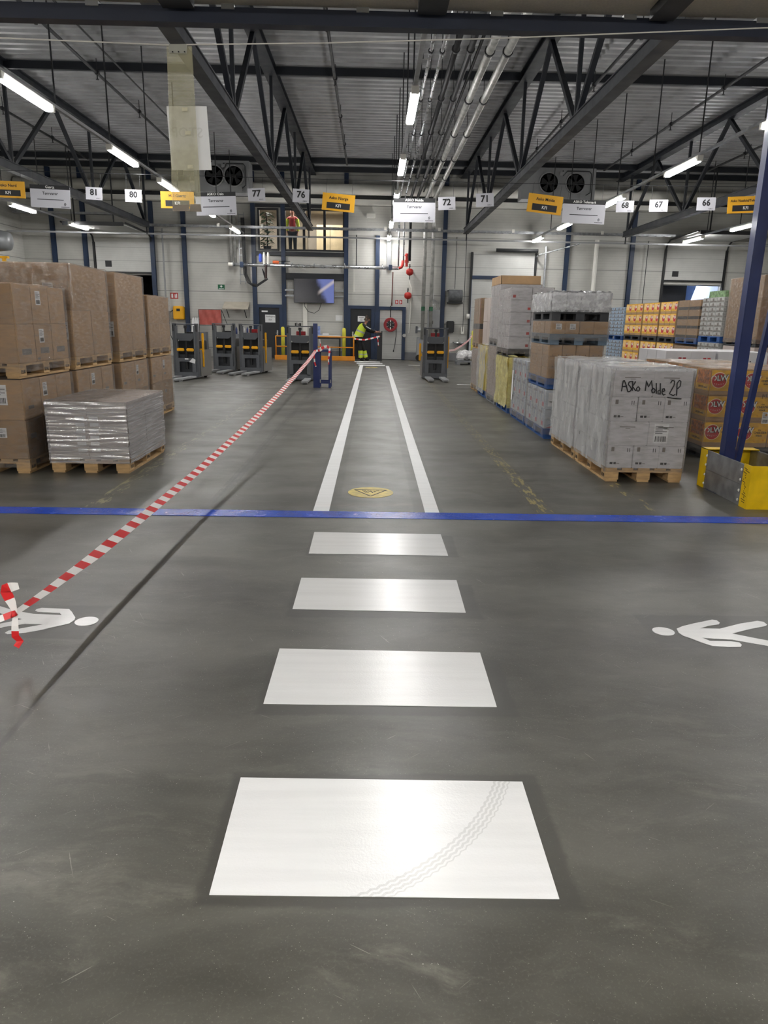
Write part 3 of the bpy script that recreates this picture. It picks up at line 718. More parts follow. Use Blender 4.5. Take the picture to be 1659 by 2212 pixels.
def load(label, x0, x1, y0, y1, z0, layers, pal=(WOOD, 'wood'), group='loaded pallets', cat='pallet load', gap=.004, name='loaded_pallet', wrap=None, palh=.144):
    """layers: (height, nx, ny, material) from the pallet up"""
    t = thing(name, label, cat, (x0, y0, z0), 0, group); z = 0; cs = {}
    L, W_ = y1-y0, x1-x0
    if pal: add_pallet(t, L, W_, *pal); z = palh
    for r, (h, nx, ny, m) in enumerate(layers):
        for i in range(nx):
            for j in range(ny):
                j1, j2, j3 = random.uniform(0, gap), random.uniform(0, gap), random.uniform(-.004, .004)
                cs[r, i, j] = carton(t, round(W_*i/nx+gap/2, 3), round(W_*(i+1)/nx-gap/2, 3), round(L*j/ny+gap/2, 3), round(L*(j+1)/ny-gap/2, 3), round(z+.001, 3), round(z+h-.001, 3), m)
                cs[r, i, j].location.x += j3 if nx > 1 else 0
        z += h
    if wrap: shell('stretch_wrap', wrap, t, 0, W_, 0, L, .06 if pal else 0, z)
    return t, cs, z
def half(c): d = c.data.vertices; xs = [v.co for v in d]; return (max(v.x for v in xs), max(v.y for v in xs), max(v.z for v in xs))
def stick(c, face, u, v, w_, h_, fn=sticker, m=None):
    """label on a carton; u,v = lower left corner from the face's lower left corner"""
    hx, hy, hz = half(c)
    o = {'-y': (-hx+u, -hy, -hz+v), '+x': (hx, -hy+u, -hz+v), '-x': (-hx, hy-u, -hz+v)}[face]
    if m is None: return fn(c, o, w_, h_, face)
    return rects('print', [(0, 0, w_, h_)], m, c, o, face)
def eurmarks(t, L, W_, xs=True, face='+x'):
    for j, y in enumerate((.07, L/2, L-.07)):
        x = W_+.002 if face == '+x' else -.002
        u = (0, 1, 0) if face == '+x' else (0, -1, 0)
        text('block_stamp', 'EUR' if j != 1 else 'EPAL', .05, INK, t, (x, y, .062), u)

# --- left row: four double stacks, right faces at x=-3.5 ---
XL0, XL1 = -4.30, -3.50
lo = [('bottom', (7.25, 8.45)), ('bottom', (8.62, 9.82)), ('bottom', (10.13, 11.33)), ('bottom', (11.52, 12.72))]
nm = ['nearest', 'second', 'third', 'farthest']
for i, (_, (a, c)) in enumerate(lo):
    ny = (3, 3, 2, 2)[i]
    t, cs, z = load('lower pallet of brown cartons on the floor, %s stack of the left row' % nm[i], XL0, XL1, a, c, 0, [(.40, 2, ny, CARDD), (.40, 2, ny, CARD)], wrap=FILM, group='brown carton pallets in the left row')
    eurmarks(t, 1.2, .8)
    stick(cs[1, 1, 1 if ny > 1 else 0], '+x', .06, .2, .1, .14)
    for j in range(ny): stick(cs[0, 1, j], '+x', .09, .2, .13, .05, m=GREYPRINT); stick(cs[1, 1, j], '+x', .1, .1, .12, .035, m=GREYPRINT)
    if i == 0:
        stick(cs[1, 1, 0], '-y', .1, .15, .14, .2); stick(cs[0, 1, 0], '-y', .1, .22, .1, .1)
ups = [[(.38, 2, 3, CARD), (.38, 2, 3, CARD)], [(.53, 2, 2, CARD), (.51, 2, 1, CARD)], [(.51, 2, 2, CARD), (.53, 2, 1, CARD)], [(.37, 2, 2, CARD), (.42, 2, 2, CARD)]]
for i, (_, (a, c)) in enumerate(lo):
    t, cs, z = load('upper pallet of brown cartons on top of the %s stack of the left row' % nm[i], XL0, XL1, a, c, .958, ups[i], wrap=FILM, group='brown carton pallets in the left row')
    eurmarks(t, 1.2, .8)
    if i == 0:
        for r in (0, 1): stick(cs[r, 1, 1], '+x', .1, .19, .11, .14); stick(cs[r, 1, 0], '-y', .05, .15, .12, .17)
        for j in range(3): stick(cs[0, 1, j], '+x', .1, .08, .2, .06, m=GREYPRINT)
        stick(cs[0, 1, 1], '+x', .02, .02, .06, .02, m=GREYPRINT)
    if i == 1:
        shell('top_wrap', FILMB, t, 0, .8, 0, .01, .70, z, e=.02, amp=.016, step=.03, freq=12, top=False)
        stick(cs[1, 1, 0], '-y', .1, .2, .12, .1)
    if i >= 1: stick(cs[0, 1, 0], '-y', .25, .2, .1, .2)
# --- small wrapped pallet in front ---
t, cs, z = load('low pallet of flat grey-brown cartons tightly wrapped in shiny film, standing alone in front', -3.31, -2.51, 7.32, 8.58, 0, [(.065, 2, 2, CARDG)]*9, wrap=None)
eurmarks(t, 1.26, .8)
for r in range(1, 7): stick(cs[r, 0, 0], '-y', .28, .012, .09, .035, m=PAPER); stick(cs[r, 1, 0], '-y', .02, .012, .09, .035, m=PAPER)
shell('stretch_wrap', FILMS, t, 0, .8, 0, 1.26, .10, z, e=.012, amp=.008, step=.08, zstep=.009, top=False, freq=2.2, zf=14)
shell('top_wrap', FILM, t, 0, .8, 0, 1.26, z-.03, z, e=.014, amp=.012, step=.05, freq=9)

# --- right row, front: two pallets of white cartons under a milky film ---
for k, (a, c, lab) in enumerate(((7.27, 8.43, 'nearest pallet of white cartons at the right, handwriting across its top row'), (8.47, 9.63, 'white carton pallet under milky film, directly behind the one with handwriting'))):
    t, cs, z = load(lab, 2.43, 3.23, a, c, 0, [(.235, 3, 3, CARDW), (.25, 2, 3, CARDW), (.25, 3, 3, CARDW), (.265, 2, 3, CARDW)], group='white carton pallets at the right')
    eurmarks(t, 1.16, .8, face='-x')
    if k == 0:
        for r in (0, 2):
            for i in range(3):
                c_ = cs[r, i, 0]
                stick(c_, '-y', .035, .175, .03, .045, m=GREYPRINT); stick(c_, '-y', .2, .17, .006, .04, m=INK); stick(c_, '-y', .222, .17, .006, .04, m=INK)
                stick(c_, '-y', .03, .04, .03, .022, m=INK); stick(c_, '-y', .07, .04, .025, .022, m=INK); stick(c_, '-y', .1, .046, .03, .006, m=GREYPRINT)
                stick(cs[r, 0, i], '-x', .1, .19, .02, .04, m=GREYPRINT); stick(cs[r, 0, i], '-x', .3, .19, .01, .04, m=INK)
        for r in (1, 3):
            for i in range(2): stick(cs[r, i, 0], '-y', .1, .19, .16, .008, m=GREYPRINT); stick(cs[r, i, 0], '-y', .16, .175, .05, .006, m=GREYPRINT)
        stick(cs[1, 1, 0], '-y', .06, .03, .15, .2)
        # marker handwriting digitised as strokes on the carton face
        S = [[(895, 515), (905, 450), (912, 405), (925, 400), (945, 455), (960, 520)], [(905, 465), (950, 458)],
             [(1005, 408), (975, 415), (965, 440), (985, 462), (1000, 490), (985, 515), (960, 520)],
             [(1012, 405), (1008, 510)], [(1045, 410), (1012, 462), (1045, 512)], [(1070, 465), (1052, 485), (1058, 512), (1078, 512), (1088, 485), (1070, 463)],
             [(1145, 510), (1158, 402), (1180, 470), (1212, 400), (1222, 500)], [(1230, 480), (1212, 500), (1218, 530), (1240, 530), (1250, 500), (1230, 480)],
             [(1262, 428), (1262, 540)], [(1300, 500), (1280, 510), (1280, 545), (1303, 540)], [(1305, 430), (1303, 550)], [(1325, 520), (1352, 510), (1345, 485), (1328, 490), (1322, 530), (1335, 555), (1358, 545)],
             [(1412, 430), (1430, 400), (1455, 405), (1450, 450), (1400, 540), (1440, 560), (1462, 545)], [(1482, 425), (1475, 560)], [(1482, 430), (1505, 398), (1522, 410), (1515, 460), (1485, 490)], [(1378, 578), (1450, 590), (1525, 595)]]
        b = B()
        for st in S:
            pts = [at(1160+x/4.88, 740+y/4.88, 7.249) for x, y in st]
            q = []
            for p0, p1 in zip(pts, pts[1:]): q += [p0.lerp(p1, u) for u in (0, .34, .67)]
            q.append(pts[-1])
            q = [(p.x-2.43, -.012, p.z) for p in q]
            b.tube(q, .0052, 6)
        b.build('handwriting', INK, t)
    shell('film_hood', FILMW, t, -.004, .8, .05, 1.13, .13, z+.012, e=.018, amp=.015, step=.06, top=True, freq=4)
    if k == 0: shell('stretch_wrap', FILM, t, 0, .8, 0, .05, .10, z, e=.008, amp=.003, top=False)
# --- right row stacks behind (left faces at x=2.4) ---
X0, X1 = 2.42, 3.20
GP = 'stacked pallets in the right row'
BL = (PBLUE, 'wood'); GR = (PGREY, 'plastic'); BK = (PBLACK, 'plastic')
PRN = mat('pale_printed_carton', '#b4bac0', .6, var=.06, scale=12, rnd=.03); LBLUE = mat('pale_blue_print', '#7d93b5', .6); LRED = mat('faded_red_print', '#b0626c', .6)
def printed(cs, r, nx, ny):
    for j in range(ny):
        c_ = cs[r, 0, j]; hx, hy, hz = half(c_)
        for k in range(6): stick(c_, '-x', .03+.04*k, hz*1.5, .012, .03, m=GREYPRINT)
        b = B(); pr_ = None
        for k in range(9):
            a0 = math.pi*k/9; a1 = math.pi*(k+1)/9
            b.beam((-hx-.001, -hy*.2+.09*math.cos(a0), -hz*.4+.2*math.sin(a0)), (-hx-.001, -hy*.2+.09*math.cos(a1), -hz*.4+.2*math.sin(a1)), .004, .008)
        b.build('print', LBLUE, c_)
        stick(c_, '-x', hy*1.1, hz*.25, .1, .06, m=LRED)
t, cs, z = load('blue pallet of pale printed drink cartons, bottom of the nearest mixed stack', X0, X1, 10.07, 11.28, 0, [(.27, 2, 3, PRN), (.27, 2, 3, PRN)], pal=BL, group=GP, wrap=FILM)
printed(cs, 0, 2, 3); printed(cs, 1, 2, 3)
for i in range(2):
    stick(cs[1, i, 0], '-y', .04, .04, .1, .19, m=PAPER); stick(cs[1, i, 0], '-y', .06, .1, .06, .012, m=INK)
    hx, hy, hz = half(cs[0, i, 0])
    B().poly([(-hx+.02, -hy, -hz+.01), (hx-.02, -hy, -hz+.01), (hx-.02, -hy, -hz+.1)], (0, -.002, 0)).build('print', LRED, cs[0, i, 0])
    B().poly([(-hx+.02, -hy-.001, -hz+.03), (hx-.02, -hy-.001, -hz+.22), (hx-.02, -hy-.001, -hz+.16)], (0, -.002, 0)).build('print', LBLUE, cs[0, i, 0])
t, cs, z = load('blue pallet of brown cartons, second level of the nearest mixed stack', X0, X1-.04, 10.07, 11.28, .70, [(.152, 4, 3, CARD)]*3, pal=BL, group=GP, wrap=FILM)
for r in range(3):
    for i in range(4): stick(cs[r, i, 0], '-y', .05, .01, .008, .012, m=INK); stick(cs[r, i, 0], '-y', .13, .01, .008, .012, m=INK)
PC = mat('blue_grey_plastic_pallet', '#4e5f6e', .35, var=.15)
t, cs, z = load('blue-grey plastic pallet with brown cartons, third level of the nearest mixed stack', X0, X1, 10.05, 11.25, 1.305, [(.17, 4, 3, CARD)], pal=(PC, 'plastic'), group=GP, wrap=FILM)
for i in (0, 1): stick(cs[0, i, 0], '-y', .06, .06, .08, .075)
t, cs, z = load('black plastic pallet of white cartons in crinkled film, top of the nearest mixed stack', X0, X1, 10.07, 11.25, 1.622, [(.225, 4, 3, CARDW)], pal=BK, group=GP)
shell('crinkled_wrap', FILMC, t, 0, .78, 0, 1.18, .12, z, e=.015, amp=.025, step=.04, freq=11)
t, cs, z = load('blue pallet of pale printed drink cartons, lower and just behind the nearest mixed stack', X0, X1, 11.4, 12.6, 0, [(.285, 2, 3, PRN)]*3, pal=BL, group=GP, wrap=FILM)
for r in range(3): printed(cs, r, 2, 3)
rects('label_strip', [(0, 0, .09, .5)], PAPER, t, (-.016, 1.12, .3), '-x')
t, cs, z = load('blue pallet of goods in pale yellow film', X0, X1, 12.92, 14.12, 0, [(.21, 2, 3, CARDY)]*4, pal=BL, group=GP)
shell('yellow_wrap', FILMY, t, 0, .78, 0, 1.2, .1, z, e=.02, amp=.03, step=.06, freq=5)
t, cs, z = load('tall stack of white cartons with red squares, above the yellow wrapped goods', X0-.02, X1-.06, 13.05, 14.25, .99, [(.21, 2, 3, CARDW)]*5, pal=BK, group=GP, wrap=FILM)
for r in range(5):
    c_ = cs[r, 0, 0]
    stick(c_, '-y', .30 if r < 4 else .03, .04, .05, .045, m=REDP)
    for j in range(3): stick(cs[r, 0, j], '-x', .1, .02, .02, .045, m=GREYPRINT); stick(cs[r, 0, j], '-x', .24, .02, .02, .045, m=GREYPRINT)
t, cs, z = load('grey pallet of pinkish white cartons behind the yellow wrapped goods', X0, X1, 14.3, 15.4, 0, [(.245, 2, 3, CARDG)]*4, pal=GR, group=GP, wrap=FILM)
t, cs, z = load('grey pallet of white cartons, upper level behind the tall red-marked stack', X0, X1, 14.32, 15.4, 1.13, [(.205, 2, 3, CARDW)]*5, pal=GR, group=GP, wrap=FILM)
b = B()
for (x0, x1, y0, y1) in ((0, .76, .0, .01), (.0, .01, .0, 1.1), (0, .76, 1.08, 1.09)): b.box(x0, x1, y0, y1, z, z+.16)
b.build('carton_flaps', CARD, t)
t, cs, z = load('blue pallet of a yellow display carton in loose film, far in the right row', X0, X1, 15.5, 16.7, 0, [(.95, 1, 2, CARDY)], pal=BL, group=GP)
shell('loose_wrap', FILMW, t, -.01, .1, 0, 1.2, .1, z, e=.02, amp=.03, step=.1)
stick(cs[0, 0, 0], '-y', .0, .0, .7, .05, m=REDP)
t, cs, z = load('tall plain grey-brown cartons on the yellow display load, far in the right row', X0+.05, X1, 15.55, 16.7, 1.10, [(.5, 1, 2, CARDG), (.5, 1, 2, CARDG)], pal=None, group=GP)
t, cs, z = load('wooden pallet of brown cartons, last in the right row, lower level', X0, X1, 16.85, 17.95, 0, [(.28, 2, 3, CARDG)]*3, group=GP, wrap=FILM)
t, cs, z = load('wooden pallet of brown and red striped cartons, last in the right row, upper level', X0, X1, 16.85, 17.95, .99, [(.3, 2, 3, CARD), (.12, 2, 2, PBLACK), (.28, 2, 3, CARD), (.28, 2, 3, CARD)], group=GP, wrap=FILM)
for r in (0, 2, 3): stick(cs[r, 0, 0], '-y', .3, 0, .06, .27, m=REDD); stick(cs[r, 0, 0], '-x', .27, 0, .06, .27, m=REDD)

# --- snack cartons with the round red logo ---
REDL = mat('logo_red', '#b92a2c', .5, var=.1); RING = mat('logo_ring', '#ecd9b0', .5, var=0); CHIP = mat('printed_snack_picture', '#b5703a', .55, var=.55, scale=28)
def logo(parent, o, u, r, big=True):
    u = Vector(u); n = u.cross(Vector((0, 0, 1))); o = Vector(o); v = Vector((0, 0, 1))
    def disc(rr, d, m, nm_):
        B().poly([o+n*d+u*(rr*math.cos(k*.2618))+v*(rr*math.sin(k*.2618)) for k in range(24)], n*.001).build(nm_, m, parent)
    disc(r*1.1, .0004, RING, 'logo_ring'); disc(r, .0016, REDL, 'logo_disc')
    if big: text('logo_lettering', 'OLW', r*1.0, INK, parent, o+n*.0030+v*r*.27, u+v*.12, v, bold=.010*r/.12, sx=.95)
    text('logo_lettering', 'OLW', r*1.0, WHITELINE, parent, o+n*(.0045 if big else .003)+v*r*.28, u+v*.12, v, bold=.003*r/.12 if big else .004)
    if big:
        for a in (-.6, -.3, 0, .3, .6):
            B().poly([o+n*.003+u*(r*a+r*.07*(1 if k % 2 else .45)*math.sin(k*.6283))+v*(-r*.55+r*.07*(1 if k % 2 else .45)*math.cos(k*.6283)-abs(a)*-.05*r*3) for k in range(10)], n*.001).build('logo_star', WHITELINE, parent)
def snack_face(c_, face, w_, h_):
    hx, hy, hz = half(c_); U, n = FACES[face]
    o = Vector((0, -hy, 0)) if face == '-y' else Vector((-hx, 0, 0))
    rects('printed_panel', [(-w_/2+.004, -hz+.055, w_/2-.004, hz-.012)], SNACK, c_, o, face, .0012)
    o2 = o+n*.0016
    if face == '-y':
        logo(c_, o2-U*w_*.24+Vector((0, 0, .025)), U, .088)
        text('carton_lettering', 'the', .03, INK, c_, o2+U*.09+Vector((0, 0, .06)), U); text('carton_lettering', 'CHEEZIER', .036, INK, c_, o2+U*.1+Vector((0, 0, .025)), U, bold=.0006)
        text('carton_lettering', 'snack', .034, INK, c_, o2+U*.09+Vector((0, 0, -.01)), U, bold=.0006)
        HOLE = mat('printed_cheese_hole', '#c98a1e', .55, var=.1)
        for (a, d_, r_) in ((.02, .09, .012), (.17, .08, .01), (.15, -.05, .014), (.04, -.06, .009)):
            B().poly([o2+U*(a+r_*math.cos(k*.5236))+Vector((0, 0, d_-.02+r_*math.sin(k*.5236))) for k in range(12)], n*.0006).build('cheese_hole', HOLE, c_)
    else:
        rects('snack_picture', [(-w_/2+.03, -hz+.13, w_/2-.004, hz-.014)], CHIP, c_, o2, face, .001)
        text('carton_lettering', 'CHEEZIER snack', .034, INK, c_, o2+Vector((0, 0, -hz+.09)), U)
SN = 'snack carton pallets'
t, cs, z = load('near pallet of yellow snack cartons with big round red logos, behind the steel post guard', 4.08, 5.28, 8.72, 9.52, 0, [(.315, 3, 2, CARD)]*3, pal=BK, group=SN, wrap=FILM)
for r in range(3):
    for i in range(3): snack_face(cs[r, i, 0], '-y', .39, .3)
    for j in range(2): snack_face(cs[r, 0, j], '-x', .39, .3)
stick(cs[1, 1, 0], '-y', .30, -.02, .09, .14)
b = B()
for st in ([(0, 0), (.0, .06), (.02, .03), (.04, .06), (.04, 0)], [(.06, .01), (.065, .03), (.085, .03), (.085, .008), (.06, .01)], [(.1, .07), (.1, 0)], [(.15, .07), (.15, .005), (.13, .005), (.13, .03), (.15, .03)], [(.17, .02), (.19, .02), (.18, .04), (.17, .02), (.19, 0)]):
    b.tube([(.66+x*1.1, -.014, .745+y) for x, y in st], .0022, 5)
b.build('handwriting', INK, t)
for k, y in enumerate((9.6, 10.42)):
    t, cs, z = load('low pallet of yellow snack cartons, %s behind the near snack pallet' % ('directly', 'two pallets')[k], 4.2, 5.4, y, y+.78, 0, [(.315, 3, 2, CARD)]*3, pal=BK, group=SN, wrap=FILM)
    for r in (1, 2):
        for j in range(2): snack_face(cs[r, 0, j], '-x', .38, .3)
for k, x in enumerate((4.62, 5.45)):
    t, cs, z = load('low pallet of white printed cartons behind the snack pallets, %s one' % ('left', 'right')[k], x, x+.8, 11.5, 12.7, 0, [(.35, 2, 3, CARDG), (.35, 2, 3, CARDW), (.36, 2, 3, CARDW)], group=SN)
    for i in range(2):
        c_ = cs[2, i, 0]; stick(c_, '-y', .03, .2, .02, .02, m=INK); stick(c_, '-y', .12, .2, .02, .02, m=INK)
        if (k, i) in ((0, 0), (0, 1)): stick(c_, '-y', .2, .14, .05, .12, m=REDD); stick(c_, '-y', .27, .14, .05, .12, m=REDD)
# far row with its left faces at x=7.8
CANT = mat('silver_can_tray', '#a9a9a6', .4, metal=.3, var=.2, scale=20, rnd=.06); CANB = mat('blue_white_tray', '#8fa0b2', .5, var=.2, scale=20, rnd=.05)
FR = 'two-level stacks in the far right row'
def sprint(c_, ny=1):
    hx, hy, hz = half(c_); o = Vector((-hx, 0, 0)); U = FACES['-x'][0]
    rects('printed_panel', [(-hy+.003, -hz+.055, hy-.003, hz-.01)], SNACK, c_, o, '-x', .0012)
    logo(c_, o+Vector((-.0016, -hy*.55, .02)), U, .085, False)
    rects('snack_picture', [(-hy+.03+.045*k, -hz+.12, -hy+.05+.045*k, hz-.03) for k in range(5)], RING, c_, o+Vector((-.0014, 0, 0)), '-x', .001)
for i, (a, c) in enumerate(((19.05, 20.15), (20.25, 21.4), (21.5, 22.9))):
    w = ('nearest', 'middle', 'farthest')[i]
    t, cs, z = load('upper pallet of yellow snack cartons in the far right row, %s of three' % w, 7.8, 8.6, a, c, 1.16, [(.3, 2, 3, CARD)]*3, pal=BK, group=FR)
    for r in range(3):
        for j in range(3): sprint(cs[r, 0, j])
    t, cs, z = load('lower pallet of yellow snack cartons in the far right row, %s of three' % w, 7.8, 8.6, a, c, 0, [(.335, 2, 3, CARD)]*3, pal=BK, group=FR)
    for r in (1, 2):
        for j in range(3): sprint(cs[r, 0, j])
def trays(label, y0, y1, z0, n, m, pal, ny=4):
    t, cs, z = load(label, 7.8, 8.6, y0, y1, z0, [(.108, 2, ny, m)]*n, pal=pal, group=FR)
    for r in range(n):
        for j in range(ny):
            c_ = cs[r, 0, j]; hx, hy, hz = half(c_)
            rects('tray_cut', [(-hy+.02, -hz+.012, hy-.02, -hz+.03), (-hy*.2, -hz+.03, hy*.2, hz-.02)], GREYPRINT, c_, (-hx, 0, 0), '-x')
trays('upper stack of blue-white trays at the far end of the far right row', 23.05, 24.5, 1.12, 8, CANB, BL)
trays('lower stack of blue-white trays at the far end of the far right row', 23.05, 24.5, 0, 9, CANB, BL)
trays('upper stack of silver can trays in the far right row', 16.5, 17.6, 1.225, 8, CANT, BL, 3)
trays('lower stack of silver can trays in the far right row', 16.5, 17.6, 0, 10, CANT, BL, 3)
for z0, lab, n in ((1.16, 'upper', 4), (0, 'lower', 4)):
    t, cs, z = load('%s pallet of brown cartons with black bands in the far right row' % lab, 7.8, 8.6, 17.7, 18.95, z0, [(.225 if z0 else .24, 2, 2, CARD)]*n, pal=BL, group=FR, wrap=FILM)
    for r in range(n):
        for j in range(2): stick(cs[r, 0, j], '-x', .0, .0, .6, .07, m=INK)
        stick(cs[r, 0, 0], '-y', .0, .0, .38, .07, m=INK); stick(cs[r, 1, 0], '-y', .0, .0, .38, .07, m=INK)
t, cs, z = load('tall film-wrapped brown load beside the blue post, upper level on a black pallet', 7.85, 9.0, 15.0, 16.4, 1.2, [(.42, 1, 2, CARDD)]*3, pal=BK, group=FR, wrap=FILMB)
t, cs, z = load('lower pallet of grey cartons under the tall brown wrapped load', 7.85, 9.0, 15.0, 16.4, 0, [(.52, 2, 2, CARDG)]*2, pal=BK, group=FR)
t, cs, z = load('pink film-wrapped load at the right edge of the view', 7.6, 8.8, 12.9, 14.0, 0, [(.96, 1, 1, PINK), (.96, 1, 1, PINK)], pal=BK, group=FR, wrap=FILM)
stack_extra = tag(B().box(0, .7, 0, .8, 0, .14).build('green_printed_tray', mat('green_white_print', '#6f8a62', .6, var=.5, scale=18), loc=(7.85, 16.6, 2.236)), 'green and white printed tray on top of the silver can trays', 'tray')

# ================= post and guard at the right =================
g = thing('post_guard', 'galvanised plank guard with yellow ends around the blue post', 'guard', (3.37, 6.18, 0))
YG = mat('scuffed_yellow_steel', '#e0b800', .4, var=.15, scale=5)
for z0, z1 in ((.0, .19), (.193, .383)):
    B().box(0, .018, 0, 1.0, z0, z1).build('side_plank', GALV, g, bevel=.003); B().box(.50, .518, 0, 1.0, z0, z1).build('side_plank', GALV, g, bevel=.003)
for y in (0, 1.0):
    s_ = -1 if y == 0 else 1; b = B()
    b.box(-.006, .0, min(y, y-s_*.13), max(y, y-s_*.13), 0, .395)
    b.box(-.006, .524, min(y, y+s_*.006), max(y, y+s_*.006), 0, .395)
    b.box(.518, .524, min(y, y-s_*.13), max(y, y-s_*.13), 0, .395)
    if s_ > 0: b.box(-.006, .524, y-.13, y, .389, .395)
    b.build('end_plate', YG, g)
b = B()
for y in (.16, .84+.02):
    for z_ in (.05, .14, .24, .33): b.lathe([(.014, 0), (.010, -.008)], (-.006, y, z_), 'x', 8)
b.build('bolt', WHITE, g, recalc=True)
b = B()
for k in range(16): b.beam((-.007, .02+random.random()*.09, .05+.02*k), (-.007, .04+random.random()*.09, .055+.02*k+random.random()*.01), .002, .005)
b.build('scuff_mark', INK, g)
p = thing('steel_post', 'blue square steel post rising from the yellow-ended guard, with a slanting brace', 'post', (3.47, 6.86, 0))
B().box(-.053, .053, -.053, .053, 0, 5.0).build('post', BLUE, p, bevel=.004)
B().beam((.13, .09, .0), (.50, .09, 4.5), .05, .05).build('brace', BLUE, p); B().box(-.1, .22, -.1, .15, 0, .012).build('foot_plate', BLUE, p)

# ================= tape, blue frame =================
TR = mat('tape_red', '#c41f22', .35, var=.05); TW = mat('tape_white', '#dedbd8', .35, var=.03)
def ribbon(name, pts, wdt, parent=None, seg=.1, normal=None, twist=0.0, phase=0):
    pts = [Vector(p) for p in pts]; res = [pts[0]]
    for a, c in zip(pts, pts[1:]):
        n = max(1, round((c-a).length/(seg/4)))
        for i in range(1, n+1): res.append(a.lerp(c, i/n))
    b = B(); s = 0; vs = []
    for i, p in enumerate(res):
        d = (res[min(i+1, len(res)-1)]-res[max(0, i-1)]).normalized()
        side = d.cross(Vector(normal) if normal else Vector((0, 0, 1)))
        if side.length < .05: side = Vector((1, 0, 0))
        side.normalize(); up = side.cross(d)
        if twist: a_ = twist*i/len(res); side, up = side*math.cos(a_)+up*math.sin(a_), up
        ww = wdt(i/len(res)) if callable(wdt) else wdt
        vs += [p-side*ww/2, p+side*ww/2+up*.0]
    k0 = 0; b.v = [tuple(v) for v in vs]
    L = 0
    for i in range(len(res)-1):
        L += (res[i+1]-res[i]).length
        b.f.append((2*i, 2*i+1, 2*i+3, 2*i+2)); b.mi.append(int((L-.001)/seg+phase) % 2)
    o = b.build(name, [TW, TR], parent)
    sm = o.modifiers.new('thick', 'SOLIDIFY'); sm.thickness = .0006
    return o
tp = thing('barrier_tape', 'long red and white barrier tape from the blue stand to the knot at lower left', 'tape', (0, 0, 0))
K = Vector((-1.62, 3.06, .26))
cur = [K, Vector((-1.61, 3.36, .25)), Vector((-1.60, 3.94, .235)), Vector((-1.58, 5.03, .24)), Vector((-1.56, 6.35, .25)), Vector((-1.53, 8, .30)), Vector((-1.50, 9.5, .36)), Vector((-1.465, 11.5, .46)), Vector((-1.43, 13.5, .58)), Vector((-1.39, 15.5, .72)), Vector((-1.37, 17.3, .86))]
ribbon('tape_run', cur, lambda u: .028+.040*min(1, u*14), tp, seg=.1, normal=(.35, -.3, 1))
ribbon('tape_tail', [K, K+Vector((-.25, -.05, -.09)), K+Vector((-.8, -.15, -.25)), K+Vector((-1.0, -.2, -.256))], .03, tp, seg=.07, normal=(.2, -1, .6), phase=1)
ribbon('tape_end', [K, K+Vector((-.012, 0, .05)), K+Vector((-.03, 0, .10)), K+Vector((-.02, -.01, .125)), K+Vector((.01, -.02, .135)), K+Vector((.04, -.02, .14))], lambda u: .018+.03*math.sin(u*3.0), tp, seg=.08, normal=(.2, -1, .1))
ribbon('tape_end', [K, K+Vector((-.004, -.01, -.06)), K+Vector((-.008, -.01, -.11)), K+Vector((.006, -.0, -.14)), K+Vector((-.01, -.01, -.165))], lambda u: .02+.012*math.sin(u*3), tp, seg=.1, normal=(.2, -1, .1))
b = B(); b.tube([K+Vector((-.012, -.012, -.014)), K+Vector((.004, -.016, .0)), K+Vector((-.002, -.012, .016))], [.006, .013, .007], 8); b.build('knot', TR, tp, smooth=True)
Q = Vector((-1.37, 17.32, .86))
fr = thing('steel_stand', 'blue steel stand with one tall post and a lower frame, tape tied to it', 'stand', (-1.40, 17.4, 0))
B().box(-.03, .07, -.05, .07, 0, 1.49).build('tall_post', BLUE, fr, bevel=.004)
for x in (.07, .33): B().box(x, x+.06, -.06, .0, 0, .84).build('frame_leg', BLUE, fr, bevel=.003)
for x in (.07, .33): B().box(x, x+.06, .30, .36, 0, .84).build('frame_leg', BLUE, fr, bevel=.003)
B().box(.07, .39, -.06, .36, .841, .90).build('top_rail', BLUE, fr, bevel=.003)
B().box(.13, .33, -.05, -.01, .10, .16).box(.13, .33, .31, .35, .10, .16).build('bottom_rail', BLUE, fr)
b = B(); b.box(.125, .15, -.065, -.058, .12, .2).box(.375, .393, -.065, -.058, .12, .2); b.build('bolt_plate', STEEL, fr)
b = B()
for k in range(1): pass
ribbon('tape_loop', [Q+Vector((-.04, -.02, 0)), Q+Vector((.12, -.04, .02))], .05, tp, normal=(0, -1, .1), seg=.05, phase=1)
ribbon('tape_loop', [Q+Vector((.1, -.03, .02)), Q+Vector((.2, -.02, .10)), Q+Vector((.27, -.02, .12)), Q+Vector((.33, -.02, .06)), Q+Vector((.33, -.09, -.04)), Q+Vector((.31, -.1, -.2)), Q+Vector((.32, -.1, -.30))], lambda u: .07-.05*u, tp, normal=(0, -1, .1), seg=.07)
ribbon('tape_end', [Q+Vector((-.03, -.05, 0)), Q+Vector((-.03, -.06, -.15)), Q+Vector((-.02, -.06, -.25)), Q+Vector((.01, -.06, -.36))], .035, tp, normal=(0, -1, 0), seg=.09)
ribbon('tape_end', [Q+Vector((.11, -.04, 0)), Q+Vector((.12, -.04, .15)), Q+Vector((.10, -.04, .28))], .022, tp, normal=(0, -1, 0), seg=.1)

